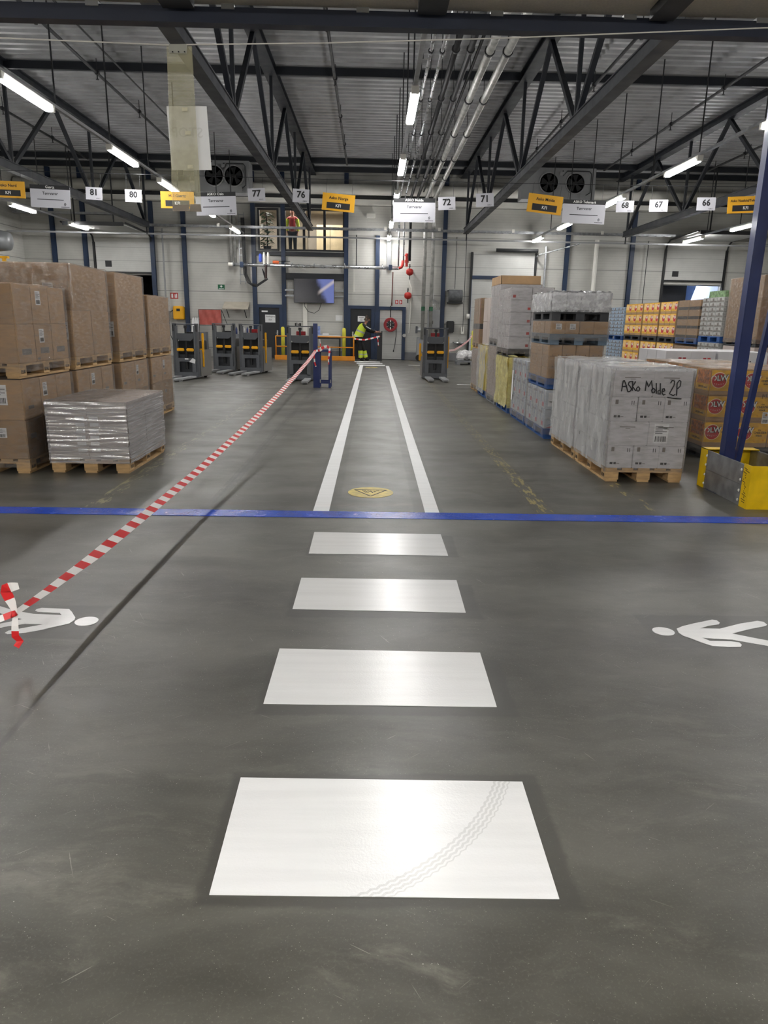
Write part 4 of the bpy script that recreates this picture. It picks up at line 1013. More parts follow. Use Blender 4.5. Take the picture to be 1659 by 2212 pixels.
# ================= string, strip and hanging signs =================
pts = [at(px, py, 4.5) for px, py in ((-700, 60), (0, 82), (360, 97), (700, 93), (1100, 82), (1659, 60), (2300, 10))]
tag(B().tube(pts, .0035, 6).build('string', mat('white_string', '#c9c6be', .7)), 'thin white string stretched across the top of the view', 'string')
st = thing('hanging_strip', 'yellowed clear plastic strip with a sheet of white paper behind it, hung on the string', 'strip', (0, 4.5, 0))
def q4(name, pxs, m, y, parent, th=.003):
    return B().poly([at(a, c, 4.5)+Vector((0, y-4.5, 0)) for a, c in pxs], (0, th, 0)).build(name, m, parent, loc=(0, -4.5, 0))
q4('plastic_strip', [(361, 101), (415, 101), (436, 455), (374, 455)], STRIP, 4.49, st)
pp = q4('paper_sheet', [(359, 229), (446, 229), (457, 367), (371, 367)], PAPER, 4.503, st, .001)
a = at(404, 287, 4.5); text('showthrough_lettering', 'STOP', .075, mat('paper_showthrough', '#cfcfcd', .7, var=0), pp, (a.x, 4.503, a.z), mirror=True)
q4('hanger_plate', [(366, 97), (404, 97), (404, 117), (367, 117)], mat('clear_clamp', '#8f8f86', .5), 4.487, st, .012)
b = B()
for px, py in ((373, 112), (386, 112), (399, 112)):
    a = at(px, py, 4.485); b.lathe([(.004, -.004), (.004, .0)], a, 'y', 8)
b.build('rivet', INK, st, loc=(0, -4.5, 0))
q4('tape_patch', [(374, 443), (409, 443), (410, 457), (375, 457)], mat('brown_parcel_tape', '#7d7264', .6), 4.485, st, .002); q4('tape_patch', [(412, 442), (434, 442), (437, 458), (411, 458)], mat('brown_parcel_tape', '#7d7264', .6), 4.485, st, .002)
for (x, y) in ((400, 237), (407, 288), (412, 361)): q4('clear_tape', [(x-6, y-4), (x+6, y-4), (x+6, y+4), (x-6, y+4)], mat('clear_tape', '#b9b59c', .3), 4.4885, st, .001)

SY = mat('sign_yellow', '#d9a01c', .5, var=.03); SW = mat('sign_white', '#b7b7bd', .5, var=.02)
SGY = 17.0
tag(B().tube([(-14.1, SGY, 4.62), (-5, SGY, 4.56), (0, SGY, 4.54), (6, SGY, 4.56), (16.9, SGY, 4.66)], .006, 6).build('sign_cable', PIPEB), 'thin dark cable across the hall that carries the hanging signs', 'cable')
def sign(kind, px0, py0, px1, py1, txt, rot=0, fullname=None):
    a = at(px0, py0, SGY); c = at(px1, py1, SGY); W_ = c.x-a.x; Hh = a.z-c.z; cx = (a.x+c.x)/2; cz = (a.z+c.z)/2
    lab = {'n': 'small white sign with the number %s' % txt, 'y': 'yellow sign reading %s with a black KFI bar' % txt, 'w': 'large white sign with a black header reading %s' % txt}[kind]
    nmk = {'n': 'number_sign', 'y': 'yellow_hanging_sign', 'w': 'white_hanging_sign'}[kind]
    grp = {'n': 'small numbered signs', 'y': 'yellow hanging signs', 'w': 'large white hanging signs'}[kind]
    t = thing(nmk, lab, 'sign', (cx, SGY, cz), 0, grp); t.rotation_euler = (0, math.radians(rot), 0)
    B().box(-W_/2, W_/2, 0, .004, -Hh/2, Hh/2).build('board', SY if kind == 'y' else SW, t)
    if kind == 'n':
        text('number', txt, Hh*.68, INK, t, (0, -.0005, .02), bold=.006); text('small_print', 'ASKO', .035, INK, t, (W_*.25, -.0005, -Hh*.38))
    if kind == 'y':
        rects('black_bar', [(-W_*.36, -Hh*.38, W_*.36, -Hh*.02)], INK, t, (0, 0, 0))
        text('lettering', txt, .085 if len(txt) < 14 else .07, INK, t, (0, -.0005, Hh*.24), bold=.0015); text('lettering', 'KFI', .09, WHITELINE, t, (0, -.0025, -Hh*.2), bold=.001)
    if kind == 'w':
        rects('header_bar', [(-W_/2, Hh*.32, W_/2, Hh/2)], INK, t, (0, 0, 0))
        text('lettering', txt, .075, WHITELINE, t, (0, -.0025, Hh*.41), bold=.0005); text('lettering', 'Tørrvarer', .082, INK, t, (0, -.0005, Hh*.13), bold=.001)
        rects('rule', [(-W_*.33, -Hh*.15, W_*.33, -Hh*.12)], INK, t, (0, 0, 0))
        b = B(); lx, lz = W_*.36, -Hh*.32
        for s_ in (-1, 1):
            P0 = [(-.03*s_, 0), (-.005*s_, .03*1), (.012*s_, .012), (-.005*s_, -.006), (-.005*s_, -.03)]
            for (p0, p1) in zip(P0, P0[1:]): b.beam((lx+p0[0]+.008*s_, -.002, lz+p0[1]*s_), (lx+p1[0]+.008*s_, -.002, lz+p1[1]*s_), .002, .007)
        b.build('logo', INK, t); rects('caption_print', [(lx-.085+.02*k, lz-.062, lx-.07+.02*k, lz-.05) for k in range(9)], INK, t, (0, 0, 0))
    for s_ in (-1, 1): B().tube([(s_*W_*.4, .002, Hh/2-.01), (s_*W_*.4, .002, 4.55-cz)], .003, 5).build('hanging_wire', PIPEB, t)
for s_ in (('y', -22, 390, 56, 428, 'Asko Nord', 1), ('w', 63, 399, 154, 450, 'Giørtz', 1.5), ('n', 184, 404, 222, 432, '81', 2.5), ('n', 269, 409, 307, 437, '80', 1.5), ('y', 346, 413, 420, 451, 'H. I Giørtz', 0),
           ('w', 422, 414, 511, 466, 'ASKO Oslo', -2), ('n', 535, 406, 573, 435, '77', -3), ('n', 632, 408, 668, 438, '76', 3), ('y', 696, 418, 766, 457, 'Asko Norge', 4.5), ('w', 850, 427, 939, 481, 'ASKO Molde', -.5),
           ('n', 947, 425, 983, 454, '72', -3), ('n', 1029, 417, 1066, 447, '71', -3.5), ('y', 1141, 420, 1213, 462, 'Asko Molde', 5.5), ('w', 1217, 431, 1305, 484, 'ASKO Telemark', 1), ('n', 1332, 433, 1368, 459, '68', -1),
           ('n', 1404, 431, 1441, 458, '67', -1.5), ('n', 1507, 426, 1544, 455, '66', -1.5), ('y', 1574, 423, 1648, 461, 'Asko Vestfold/Telemark', -3)): sign(*s_)
# ================= pallet stackers (forks towards the camera) =================
FORKM = mat('worn_fork_steel', '#8f9091', .45, metal=.1, var=.2); PANEL = mat('truck_panel', '#6d6a66', .5, var=.1)
def stacker(x, y, rz, label, extra=''):
    t = thing('pallet_stacker', label, 'forklift', (x, y, 0), rz, 'pallet stackers')
    B().box(-.345, .345, .16, .84, .06, .62).build('body', DGREY, t, bevel=.02)
    B().box(-.30, .30, .2, .7, .62, .98).build('battery_cover', BLACK, t, bevel=.02)
    for s in (-.353, .353): B().box(s-.007, s+.007, .12, .8, .06, .75).build('side_panel', PANEL, t, bevel=.003)
    for s in (-1, 1):
        b = B(); b.box(s*.31-.035, s*.31+.035, .0, .025, .05, 1.42).box(s*.31-.035, s*.31+.035, .085, .11, .05, 1.42).box(s*.335-.01, s*.335+.01, .025, .085, .05, 1.42)
        b.build('mast_channel', DGREY, t); b = B().box(s*.255-.02, s*.255+.02, .01, .09, .1, 1.36); b.build('inner_mast', mat('mast_inner', '#5d5f62', .45), t)
        B().box(s*.325-.015, s*.325+.02, -.004, .0, 1.22, 1.38).build('mast_cap', INK, t)
    B().tube([(-.33, .05, 1.40), (.33, .05, 1.40)], .014, 8).build('cross_tube', DGREY, t)
    B().tube([(0, .06, .25), (0, .06, .8)], .038, 12).tube([(0, .06, .8), (0, .06, 1.33)], .026, 12).tube([(0, .06, 1.30), (0, .06, 1.37)], .045, 12).build('lift_cylinder', BLACK, t, smooth=False)
    B().box(-.23, .23, .0, .05, 1.04, 1.17).add([(-.23, .0, 1.04), (.23, .0, 1.04), (.16, .0, .98), (-.16, .0, .98), (-.23, .05, 1.04), (.23, .05, 1.04), (.16, .05, .98), (-.16, .05, .98)], [(3, 2, 1, 0), (4, 5, 6, 7), (2, 3, 7, 6), (0, 3, 7, 4), (1, 2, 6, 5)]).build('cross_plate', DGREY, t)
    b = B(); b.box(-.28, .28, -.02, .0, .44, .54).box(-.28, -.18, -.02, .0, .14, .44).box(.18, .28, -.02, .0, .14, .44).box(-.33, .33, -.02, .01, .03, .17); b.build('fork_carriage', mat('carriage_grey', '#56585c', .45), t, bevel=.004)
    for s in (-1, 1):
        B().box(s*.135-.10, s*.135+.10, -.03, .02, .71, .79).build('yellow_grip', YEL, t, bevel=.016)
        f = B(); x0, x1 = s*.20-.085, s*.20+.085
        f.poly([(x0, -.01, .035), (x1, -.01, .035), (x1, -.95, .035), (x1-.03, -1.12, .035), (x0+.03, -1.12, .035), (x0, -.95, .035)], (0, 0, .045))
        f.box(x0+.02, x1-.02, -1.0, -.8, .0, .034)
        f.build('fork', FORKM, t, bevel=.004)
    B().tube([(-.24, .72, .07), (-.18, .72, .07)], .07, 14).tube([(.18, .72, .07), (.24, .72, .07)], .07, 14).build('wheel', DARK, t)
    if 'bar' in extra: B().box(.36, .40, .22, .30, .75, 1.18).box(.36, .40, .24, .28, .3, .75).box(.27, .40, .22, .3, .68, .78).build('yellow_side_bar', YEL, t, bevel=.01)
    if 'lbar' in extra: B().box(-.44, -.38, .3, .36, .5, .98).box(-.40, -.35, .3, .36, .62, .7).build('yellow_side_bar', YEL, t, bevel=.01)
    if 'red' in extra: B().box(-.12, .12, .25, .35, 1.17, 1.27).build('red_box', REDD, t, bevel=.005)
    if 'back' in extra: B().box(-.14, .2, .32, .40, .98, 1.2).build('control_console', BLACK, t, bevel=.02)
    if 'paper' in extra: B().poly([(.10, -.025, .44), (.26, -.025, .40), (.28, -.025, .50), (.2, -.025, .54)], (0, -.002, 0)).box(-.02, .08, -.024, -.021, .5, .53).build('torn_paper', PAPER, t)
    return t
stacker(-4.95, 19.35, math.radians(-11), 'yellow and grey pallet stacker nearest the left pallets, forks toward the lower left', 'bar paper back')
stacker(-4.5, 22.1, math.radians(-8), 'grey pallet stacker half hidden behind the leftmost stacker', 'back')
stacker(-3.62, 21.6, math.radians(-12), 'pallet stacker with yellow grips just left of the black door', 'bar back red')
stacker(-1.93, 19.25, 0.0, 'pallet stacker beside the blue steel stand, under the end of the tape', 'red')
stacker(1.74, 20.55, math.radians(1), 'lone pallet stacker right of the walkway, forks straight toward the camera', 'red lbar')

# ================= barrier, bollards, tables =================
t = thing('safety_barrier', 'orange-yellow safety railing on a kick board below the wall television', 'railing', (-3.95, 29.3, 0))
LN = 3.2
B().box(0, LN, 0, .1, 0, .18).build('kick_board', ORANGE, t, bevel=.01)
for z_ in (.92, .52): B().tube([(.06, .05, z_), (LN-.05, .05, z_)], .026, 10).build('rail', ORANGE, t, smooth=True)
for x in (.05, LN-.05): B().tube([(x, .05, .18), (x, .05, .9), (x+(.03 if x < 1 else -.03), .05, .94)], .028, 10).build('rail_post', ORANGE, t, smooth=True)
for x, lab, y in ((-3.72, 'pale yellow bollard left of the wall television', 30.2), (-1.22, 'pale yellow bollard right of the wall television', 30.2), (3.95, 'pale yellow bollard beside the closed dock door', 29.2)):
    b = B().lathe([(.075, 0), (.075, 1.2), (.06, 1.25), (.03, 1.27)], (0, 0, 0), 'z', 14)
    tag(b.build('bollard', YPOST, loc=(x, y, 0), smooth=True), lab, 'bollard', 'pale yellow bollards')
t = thing('work_table', 'grey work table behind the orange railing under the television', 'table', (-2.5, 30.1, 0))
B().box(0, 1.15, 0, .55, .93, .97).build('table_top', WHITE, t); B().box(.05, 1.1, .02, .05, .82, .93).build('apron', BLACK, t)
for x in (.04, 1.08): B().box(x, x+.04, .04, .08, 0, .93).build('leg', BLACK, t); B().box(x, x+.04, .48, .52, 0, .93).build('leg', BLACK, t)
tag(B().box(-2.44, -2.14, 30.2, 30.5, .975, 1.0).box(-2.42, -2.2, 30.25, 30.27, 1.0, 1.32).build('bottle_rack', mat('pale_blue_plastic', '#7f8fc0', .4, var=.3, scale=14)), 'pale blue rack standing on the work table', 'rack')
tag(B().box(-2.1, -1.85, 30.2, 30.45, .975, 1.04).build('paper_stack', PAPER, bevel=.01), 'low white stack on the work table', 'papers')
t = thing('television', 'large wall television with a pale blue reflection painted on its screen', 'television', (-2.475, WY-.25, 2.71))
B().box(-.83, .83, 0, .06, -.48, .48).build('casing', BLACK, t, bevel=.008)
TVM = bpy.data.materials.new('tv_screen'); TVM.use_nodes = True; N = NT(TVM)
tc = N.n('ShaderNodeTexCoord').outputs['Object']; s_ = N.n('ShaderNodeSeparateXYZ', {0: tc}); X, Z = s_.outputs[0], s_.outputs[2]
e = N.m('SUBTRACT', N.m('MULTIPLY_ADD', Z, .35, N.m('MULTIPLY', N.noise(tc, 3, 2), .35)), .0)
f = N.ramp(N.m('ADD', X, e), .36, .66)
c = N.mix(f, (.006, .006, .012), (.16, .20, .50))  # pale reflection painted into the emission colour of the dark screen
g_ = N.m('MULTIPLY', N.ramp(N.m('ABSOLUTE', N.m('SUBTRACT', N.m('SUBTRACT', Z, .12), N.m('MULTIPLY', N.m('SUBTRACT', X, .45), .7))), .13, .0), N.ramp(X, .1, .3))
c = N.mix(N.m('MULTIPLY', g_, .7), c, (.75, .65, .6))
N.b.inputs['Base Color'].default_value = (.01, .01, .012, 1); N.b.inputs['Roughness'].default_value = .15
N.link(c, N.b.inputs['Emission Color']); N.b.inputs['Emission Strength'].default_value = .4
B().box(-.815, .815, -.003, 0, -.465, .465).build('screen', TVM, t)
B().tube([(.3, .03, -.48), (.2, .06, -.75), (0, .1, -.88), (-.25, .1, -.82), (-.4, .1, -.6), (-.4, .12, -.48)], .012, 6).build('cable', PIPEB, t)
for z_ in (.02, -.2): B().box(-1.2, -.83, .1, .12, z_-.03, z_+.03).box(.83, 1.2, .1, .12, z_-.03, z_+.03).build('mounting_rail', GALV, t)
B().box(-.6, .6, .06, .15, -.1, .1).build('wall_bracket', BLACK, t)
tag(B().box(-2.95, -2.78, WY-.07, WY-.002, 0.05, 2.3).build('wall_trunking', WHITE), 'broad white trunking running down the wall below the television', 'trunking')
tag(rects('wall_notice', [(0, 0, .28, .22)], PAPER, None, (-1.6, WY-.004, 1.55)), 'white paper notice on the wall right below the television', 'notice')
tag(rects('wall_sticker', [(0, 0, .05, .14), (.07, 0, .1, .16), (.12, .02, .16, .12), (.18, 0, .26, .14)], INK, None, (-3.3, WY-.004, 1.28)), 'small black striped sign on the wall beside the pallet stacker', 'sign')
# hose reel
t = thing('hose_reel', 'dark red fire hose reel mounted in front of the white door', 'hose reel', (.68, WY-.35, 1.43))
B().lathe([(.12, .12), (.285, .12), (.285, -.10), (.26, -.12), (.15, -.12)], (0, 0, 0), 'y', 32).build('reel_drum', REDD, t, recalc=True)
B().lathe([(.15, -.08), (.165, -.125), (.04, -.13)], (0, 0, 0), 'y', 24).build('reel_hub', BLACK, t, recalc=True)
b = B()
for k in range(6):
    a = k*1.0472+.5; b.beam((.10*math.cos(a), -.135, .10*math.sin(a)), (.19*math.cos(a), -.135, .19*math.sin(a)), .035, .008)
b.beam((0, -.14, -.05), (.01, -.14, .05), .02, .01); b.build('spoke', WHITE, t)
B().tube([(.24, -.05, -.1), (.24, -.06, -.45), (.2, -.05, -.8), (.15, -.05, -1.05)], .014, 8).tube([(.15, -.05, -1.02), (.145, -.05, -1.1)], .024, 8).build('hose', PIPEB, t)
B().tube([(0, .15, .28), (0, .15, .75)], .02, 8).box(-.03, .03, .1, .34, -.04, .3).build('supply_pipe', BLACK, t)
tag(B().tube([(.72, WY-.3, 2.18), (.74, WY-.3, 3.5)], .022, 8).tube([(.72, WY-.3, 2.18), (.72, WY-.3, 2.3)], .03, 8).build('water_pipe', mat('rust_pipe', '#5b2a22', .5)), 'thin rusty red water pipe feeding the hose reel', 'pipe')
# horizontal pipe with fittings
t = thing('horizontal_pipe', 'bright pipe running level across the wall above the television', 'pipe', (0, 29.9, 3.62))
B().tube([(-5.75, 0, 0), (.95, 0, -.02)], .06, 14).build('pipe_run', PIPE, t, smooth=True)
B().tube([(-5.78, 0, 0), (-5.6, 0, 0)], .075, 12).build('end_cap', WHITE, t)
for x in (-5.6, -3.55, -3.3, -2.4, -1.2, .3): B().tube([(x, 0, .1), (x, .98, .1)], .015, 6).tube([(x, 0, -.02), (x, 0, .12)], .02, 6).tube([(x-.02, 0, 0), (x+.02, 0, 0)], .075, 12).build('bracket', GALV, t)
for x in (-5.25, .62): B().box(x-.07, x+.07, -.09, .09, -.1, .1).build('valve_box', NAVYW, t, bevel=.01)
B().tube([(.95, 0, -.02), (1.06, 0, .02), (1.1, 0, .12), (1.1, 0, .28)], .055, 12).build('elbow', REDP, t, smooth=True)
tag(B().tube([(1.28, 30.35, 3.7), (1.28, 30.35, 4.2)], .055, 12).tube([(1.28, 30.35, 3.85), (1.28, 30.35, 3.95)], .085, 12).tube([(1.28, 30.35, 4.1), (1.28, 30.35, 4.16)], .08, 12).build('alarm_valve', REDP), 'red sprinkler valve at the end of the level pipe', 'valve')
for z_, lab in ((3.52, 'red round expansion tank, upper of two'), (2.6, 'red round expansion tank, lower of two')):
    x = 1.42 if z_ > 3 else 1.37
    t = thing('expansion_tank', lab+' beside the silver pipes', 'tank', (x, 30.55, z_), 0, 'red expansion tanks'); B().box(-.02, .02, 0, .349, .15, .18).build('wall_arm', PIPEB, t)
    B().lathe([(.03, -.15), (.1, -.12), (.145, -.07), (.15, 0), (.145, .06), (.1, .11), (.03, .13)], (0, 0, 0), 'z', 20).build('tank', REDP, t, smooth=True)
    B().tube([(0, 0, .12), (0, 0, .3)], .02, 8).tube([(0, 0, .2), (0, 0, .23)], .035, 8).tube([(0, 0, -.14), (0, 0, -.3)], .02, 8).build('fitting', PIPEB, t)
tag(B().tube([(1.40, 30.87, 3.2), (1.52, 30.87, 2.9), (1.5, 30.87, 1.6), (1.47, 30.87, 1.1)], .022, 8).build('white_hose', WHITE), 'thin white pipe curving down beside the red tanks', 'pipe')
tag(B().box(.48, .66, WY-.12, WY-.001, 3.62, 5.0).build('wall_trunking', GREY), 'broad pale trunking rising up the wall above the white door', 'trunking')
for x, lab in ((1.93, 'green band label on the left silver wall pipe'), (2.25, 'green band label on the right silver wall pipe')):
    tag(B().tube([(x+.05, 30.1, 2.0), (x+.05, 30.1, 2.16)], .078, 14).build('pipe_label', mat('green_label', '#0f4a2e', .5)), lab, 'label', 'green pipe labels')
t = thing('pump_unit', 'small silver pump at the foot of the silver wall pipes', 'pump', (1.78, 30.45, 1.25))
B().tube([(0, 0, 0), (.22, 0, 0)], .1, 14).tube([(.22, 0, 0), (.32, 0, 0)], .05, 10).build('motor', PIPE, t); B().box(-.06, .02, -.1, .1, -.14, .14).build('pump_head', DGREY, t)
t = thing('electrical_cabinet', 'grey electrical cabinet on the wall right of the silver pipes', 'cabinet', (2.47, WY-.3, 1.7))
B().box(-.25, .25, 0, .295, -.36, .36).build('cabinet_body', GREY, t, bevel=.008); B().box(-.17, -.03, -.012, 0, -.22, -.08).build('switch_panel', BLACK, t)
b = B()
for k in range(5): b.tube([(-.1+.07*k, .1, .36), (-.16+.1*k, .08, .5+.02*k), (-.02+.03*k, .1, .58+.03*k), (-.12+.02*k, .15, .78), (-.18+.04*k, .2, 1.0)], .011, 6)
b.build('loose_cable', PIPE, t)
t = thing('towel_roll_holder', 'grey paper roll dispenser high on the wall right of the cabinet', 'dispenser', (3.32, 30.6, 2.62))
B().tube([(-.28, 0, 0), (.28, 0, 0)], .24, 20).build('roll', mat('grey_roll', '#5a5c5e', .7, var=.25, scale=9), t, smooth=False); B().box(-.32, .32, 0, .28, -.3, -.25).box(-.32, .0, .0, .28, .18, .22).build('bracket', BLACK, t)
tag(B().box(3.02, 3.33, 30.6, WY-.001, 1.15, 1.62).build('towel_dispenser', BLACK, bevel=.03), 'black wall dispenser left of the wash basin', 'dispenser')
tag(B().box(3.62, 3.76, 30.72, WY-.001, 1.1, 1.4).build('soap_dispenser', WHITE, bevel=.02), 'small white soap dispenser above the wash basin', 'dispenser')
tag(B().tube([(3.83, 30.72, 1.82), (3.95, 30.72, 1.82)], .1, 14).build('wall_box', WHITE), 'small white rounded box on the wall above the basin', 'box')
t = thing('wash_basin', 'steel wash basin on the wall behind the lone pallet stacker', 'basin', (3.55, 30.65, .78))
B().lathe([(.08, -.16), (.22, -.08), (.28, 0), (.26, 0), (.2, -.06), (.05, -.1)], (0, 0, 0), 'z', 20).build('bowl', PIPE, t, smooth=True)
B().tube([(0, .1, 0), (0, .1, .12), (0, -.02, .14)], .014, 8).build('tap', STEEL, t); B().box(-.03, .03, .15, .245, -.2, .0).build('wall_mount', STEEL, t)
t = thing('cleaning_machine', 'grey wheeled machine against the wall left of the lone stacker', 'machine', (1.98, 30.15, 0))
B().poly([(-.2, 0, .12), (.3, 0, .12), (.3, 0, .5), (.1, 0, .95), (-.2, 0, .95)], (0, .5, 0)).build('body', GREY, t, bevel=.01)
for x in (-.12, .22): B().tube([(x-.0, -.03, .13), (x, .02, .13)], .13, 16).build('wheel', DARK, t)
B().tube([(.1, -.02, .95), (.3, -.06, 1.1), (.32, -.06, .4)], .015, 8).build('handle', BLACK, t)
t = thing('pallet_of_bags', 'white filled bags with a yellow label on a low pallet below the basin', 'pallet load', (3.2, 27.9, 0))
add_pallet(t, .8, 1.15, *GR)
b = B(); random.seed(3)
for k in range(7):
    x = .15+.14*k; z_ = .28+.05*(k % 2)
    b.lathe([(.02, -.13), (.12, -.11), (.165, -.02), (.15, .08), (.05, .15)], (x, .25+.1*(k % 3), z_), 'z', 10)
for k in range(6): b.lathe([(.02, -.12), (.13, -.08), (.17, 0), (.1, .1), (.03, .12)], (.18+.16*k, .45, .40+.03*(k % 2)), 'z', 10)
b.build('bag', mat('white_bag', '#c6c4c4', .5, var=.2, scale=14), t, recalc=True)
rects('label_sticker', [(0, 0, .26, .14)], YEL, t, (.62, .06, .32))
# --- left half of the end wall ---
t = thing('battery_charger', 'yellow wall-mounted battery charger with a hanging black cable', 'charger', (-8.05, WY-.3, 1.76))
B().box(-.21, .21, 0, .295, -.28, .25).build('case', YEL, t, bevel=.03); B().box(-.06, .08, -.01, 0, .05, .15).build('display', BLACK, t)
B().tube([(-.21, .1, .1), (-.34, .05, .0), (-.38, .0, -.3), (-.36, 0, -.9), (-.2, 0, -1.3), (.2, 0, -1.45)], .018, 8).tube([(-.36, 0, .05), (-.38, 0, -.35)], .05, 8).build('cable', PIPEB, t)
t = thing('fire_sign', 'small red and white fire equipment sign above the yellow charger', 'sign', (-8.25, WY-.005, 2.42))
rects('plate', [(-.16, -.12, .16, .12)], REDP, t, (0, 0, 0)); rects('pictogram', [(-.12, -.08, -.04, .08), (.02, -.08, .06, .06), (.08, -.08, .12, .08)], PAPER, t, (0, -.002, 0))
t = thing('first_aid_sign', 'small green sign with a white cross high on the end wall', 'sign', (-6.3, WY-.005, 2.8))
rects('plate', [(-.14, -.1, .14, .1)], mat('sign_green', '#0f5a3a', .5), t, (0, 0, 0)); rects('cross', [(-.045, .01, .045, .045), (-.018, -.02, .018, .075), (-.11, -.08, .11, -.055)], PAPER, t, (0, -.002, 0))
for x, lab in ((.93, 'small red sign above the white door frame, left one'), (1.10, 'small red sign above the white door frame, right one')):
    s = tag(rects('red_sign', [(-.06, -.08, .06, .08)], REDP, None, (x, WY-.004, 2.34)), lab, 'sign', 'small red door signs'); rects('pictogram', [(-.03, -.05, .0, .05), (.015, -.04, .03, .03)], PAPER, s, (x, WY-.006, 2.34))
t = thing('red_tarpaulin', 'faded red plastic sheet hung on a frame behind the stackers', 'sheet', (-6.6, 29.95, 1.6))
B().add([(-.44+.88*i/10, .03*math.sin(i*1.9+j), -.3+.58*j/5) for j in range(6) for i in range(11)], [(j*11+i, j*11+i+1, j*11+i+12, j*11+i+11) for j in range(5) for i in range(10)]).build('sheet', mat('faded_red_plastic', '#a34d44', .4, var=.15), t, smooth=True)
B().tube([(-.46, .02, .29), (.46, .02, .29)], .012, 6).tube([(-.46, .02, -.32), (.46, .02, -.32)], .012, 6).tube([(.46, .02, .29), (.62, .3, -.3)], .012, 6).tube([(-.46, .02, .29), (-.46, .02, -1.6)], .012, 6).tube([(.46, .02, .29), (.46, .02, -1.6)], .012, 6).build('frame', BLACK, t)
t = thing('wall_shelf', 'sloping pale shelf on brackets left of the black door', 'shelf', (-5.66, 30.4, 2.05))
B().add([(-.52, -.1, -.1), (.52, -.1, -.1), (.52, .48, .18), (-.52, .48, .18), (-.52, -.1, -.13), (.52, -.1, -.13), (.52, .48, .15), (-.52, .48, .15)], [(0, 1, 2, 3), (7, 6, 5, 4), (0, 4, 5, 1), (1, 5, 6, 2), (2, 6, 7, 3), (3, 7, 4, 0)]).build('shelf_board', mat('pale_shelf', '#a39c8e', .5), t)
for x in (-.36, .36): B().beam((x, -.02, -.12), (x, .48, -.45), .025, .025).build('bracket', BLACK, t)
t = thing('bottle_crate_rack', 'blue and white bottles stacked on a low grey bench left of the black door', 'rack', (-5.35, 30.1, 0))
B().box(-.5, .4, 0, .5, .0, .95).build('bench', mat('grey_bench', '#6e7074', .6), t, bevel=.01)
for k in range(6): B().lathe([(.04, 0), (.04, .2), (.015, .26), (.015, .29)], (-.42+.15*k, .12+.05*(k % 2), .95), 'z', 10).build('bottle', (mat('blue_bottle', '#3c4670', .3) if k % 3 else PAPER), t, smooth=True)
for k, x in enumerate((-7.45, -7.35, -7.25)):
    tag(B().poly([(x-.06, 30.5, 1.0), (x+.06, 30.5, 1.0), (x+.03, 30.62, 1.55), (x, 30.62, 1.58), (x-.05, 30.62, 1.5)], (0, .02, 0)).build('spare_panel', PAPER), 'white plastic blade standing on the wall bench, %s of three' % ('left', 'middle', 'right')[k], 'panel', 'white plastic blades')
tag(B().box(-7.6, -6.9, 30.35, 30.8, 0, 1.0).build('wall_bench', mat('grey_bench', '#6e7074', .6), bevel=.01), 'grey bench carrying the white plastic blades behind the first stackers', 'bench')
# wall clutter by the blue actuator
t = thing('vent_ladder', 'narrow steel cable ladder with black cable loops left of the office window', 'cable ladder', (-5.3, 30.3, 0))
b = B(); b.box(-.12, -.09, 0, .03, 2.9, 5.6).box(.09, .12, 0, .03, 2.9, 5.6)
for k in range(11): b.box(-.09, .09, .0, .02, 3.0+.25*k, 3.03+.25*k)
b.build('ladder', GALV, t)
b = B()
for k in range(5): b.tube([(-.0+.03*k, -.05, 5.4), (.05+.03*k, -.05, 3.3), (.2+.05*k, -.1, 2.95-.03*k), (.6, -.15, 2.9-.02*k), (.9+.03*k, -.1, 3.1), (.8, -.1, 3.5)], .014, 6)
b.build('cable_loop', PIPEB, t)
for x, lab in ((-5.75, 'silver pipe, left of the pair rising beside the cable ladder'), (-5.6, 'silver pipe, right of the pair rising beside the cable ladder')):
    tag(B().tube([(x, 30.4, 3.7), (x, 30.4, 6.3)], .06, 12).box(x-.03, x+.03, 30.4, 30.89, 4.3, 4.36).box(x-.03, x+.03, 30.4, 30.89, 5.3, 5.36).build('insulated_pipe', INSUL, smooth=True), lab, 'pipe', 'silver pipes left of the office window')
t = thing('valve_actuator', 'blue and white valve actuators standing on the level pipe', 'actuator', (-4.45, 29.9, 3.62))
B().box(-.12, .0, -.1, .1, .1, .42).build('blue_housing', mat('bright_blue_plastic', '#2b4fc0', .35), t, bevel=.03)
for x in (.08, .24): B().tube([(x, 0, 0), (x, 0, .42)], .05, 12).tube([(x, 0, .42), (x, 0, .48)], .035, 10).build('white_stem', WHITE, t)
B().tube([(.42, 0, .12), (.6, 0, .12), (.66, 0, .1)], .06, 10).build('orange_valve', mat('orange_plastic', '#d0643a', .4), t); B().tube([(.66, 0, .16), (1.1, 0, .16)], .012, 6).build('lever', BLACK, t)
B().tube([(.16, -.05, 0), (.14, -.05, -.5)], .05, 10).build('hanging_hose', mat('dark_brown_hose', '#2a1512', .5), t)
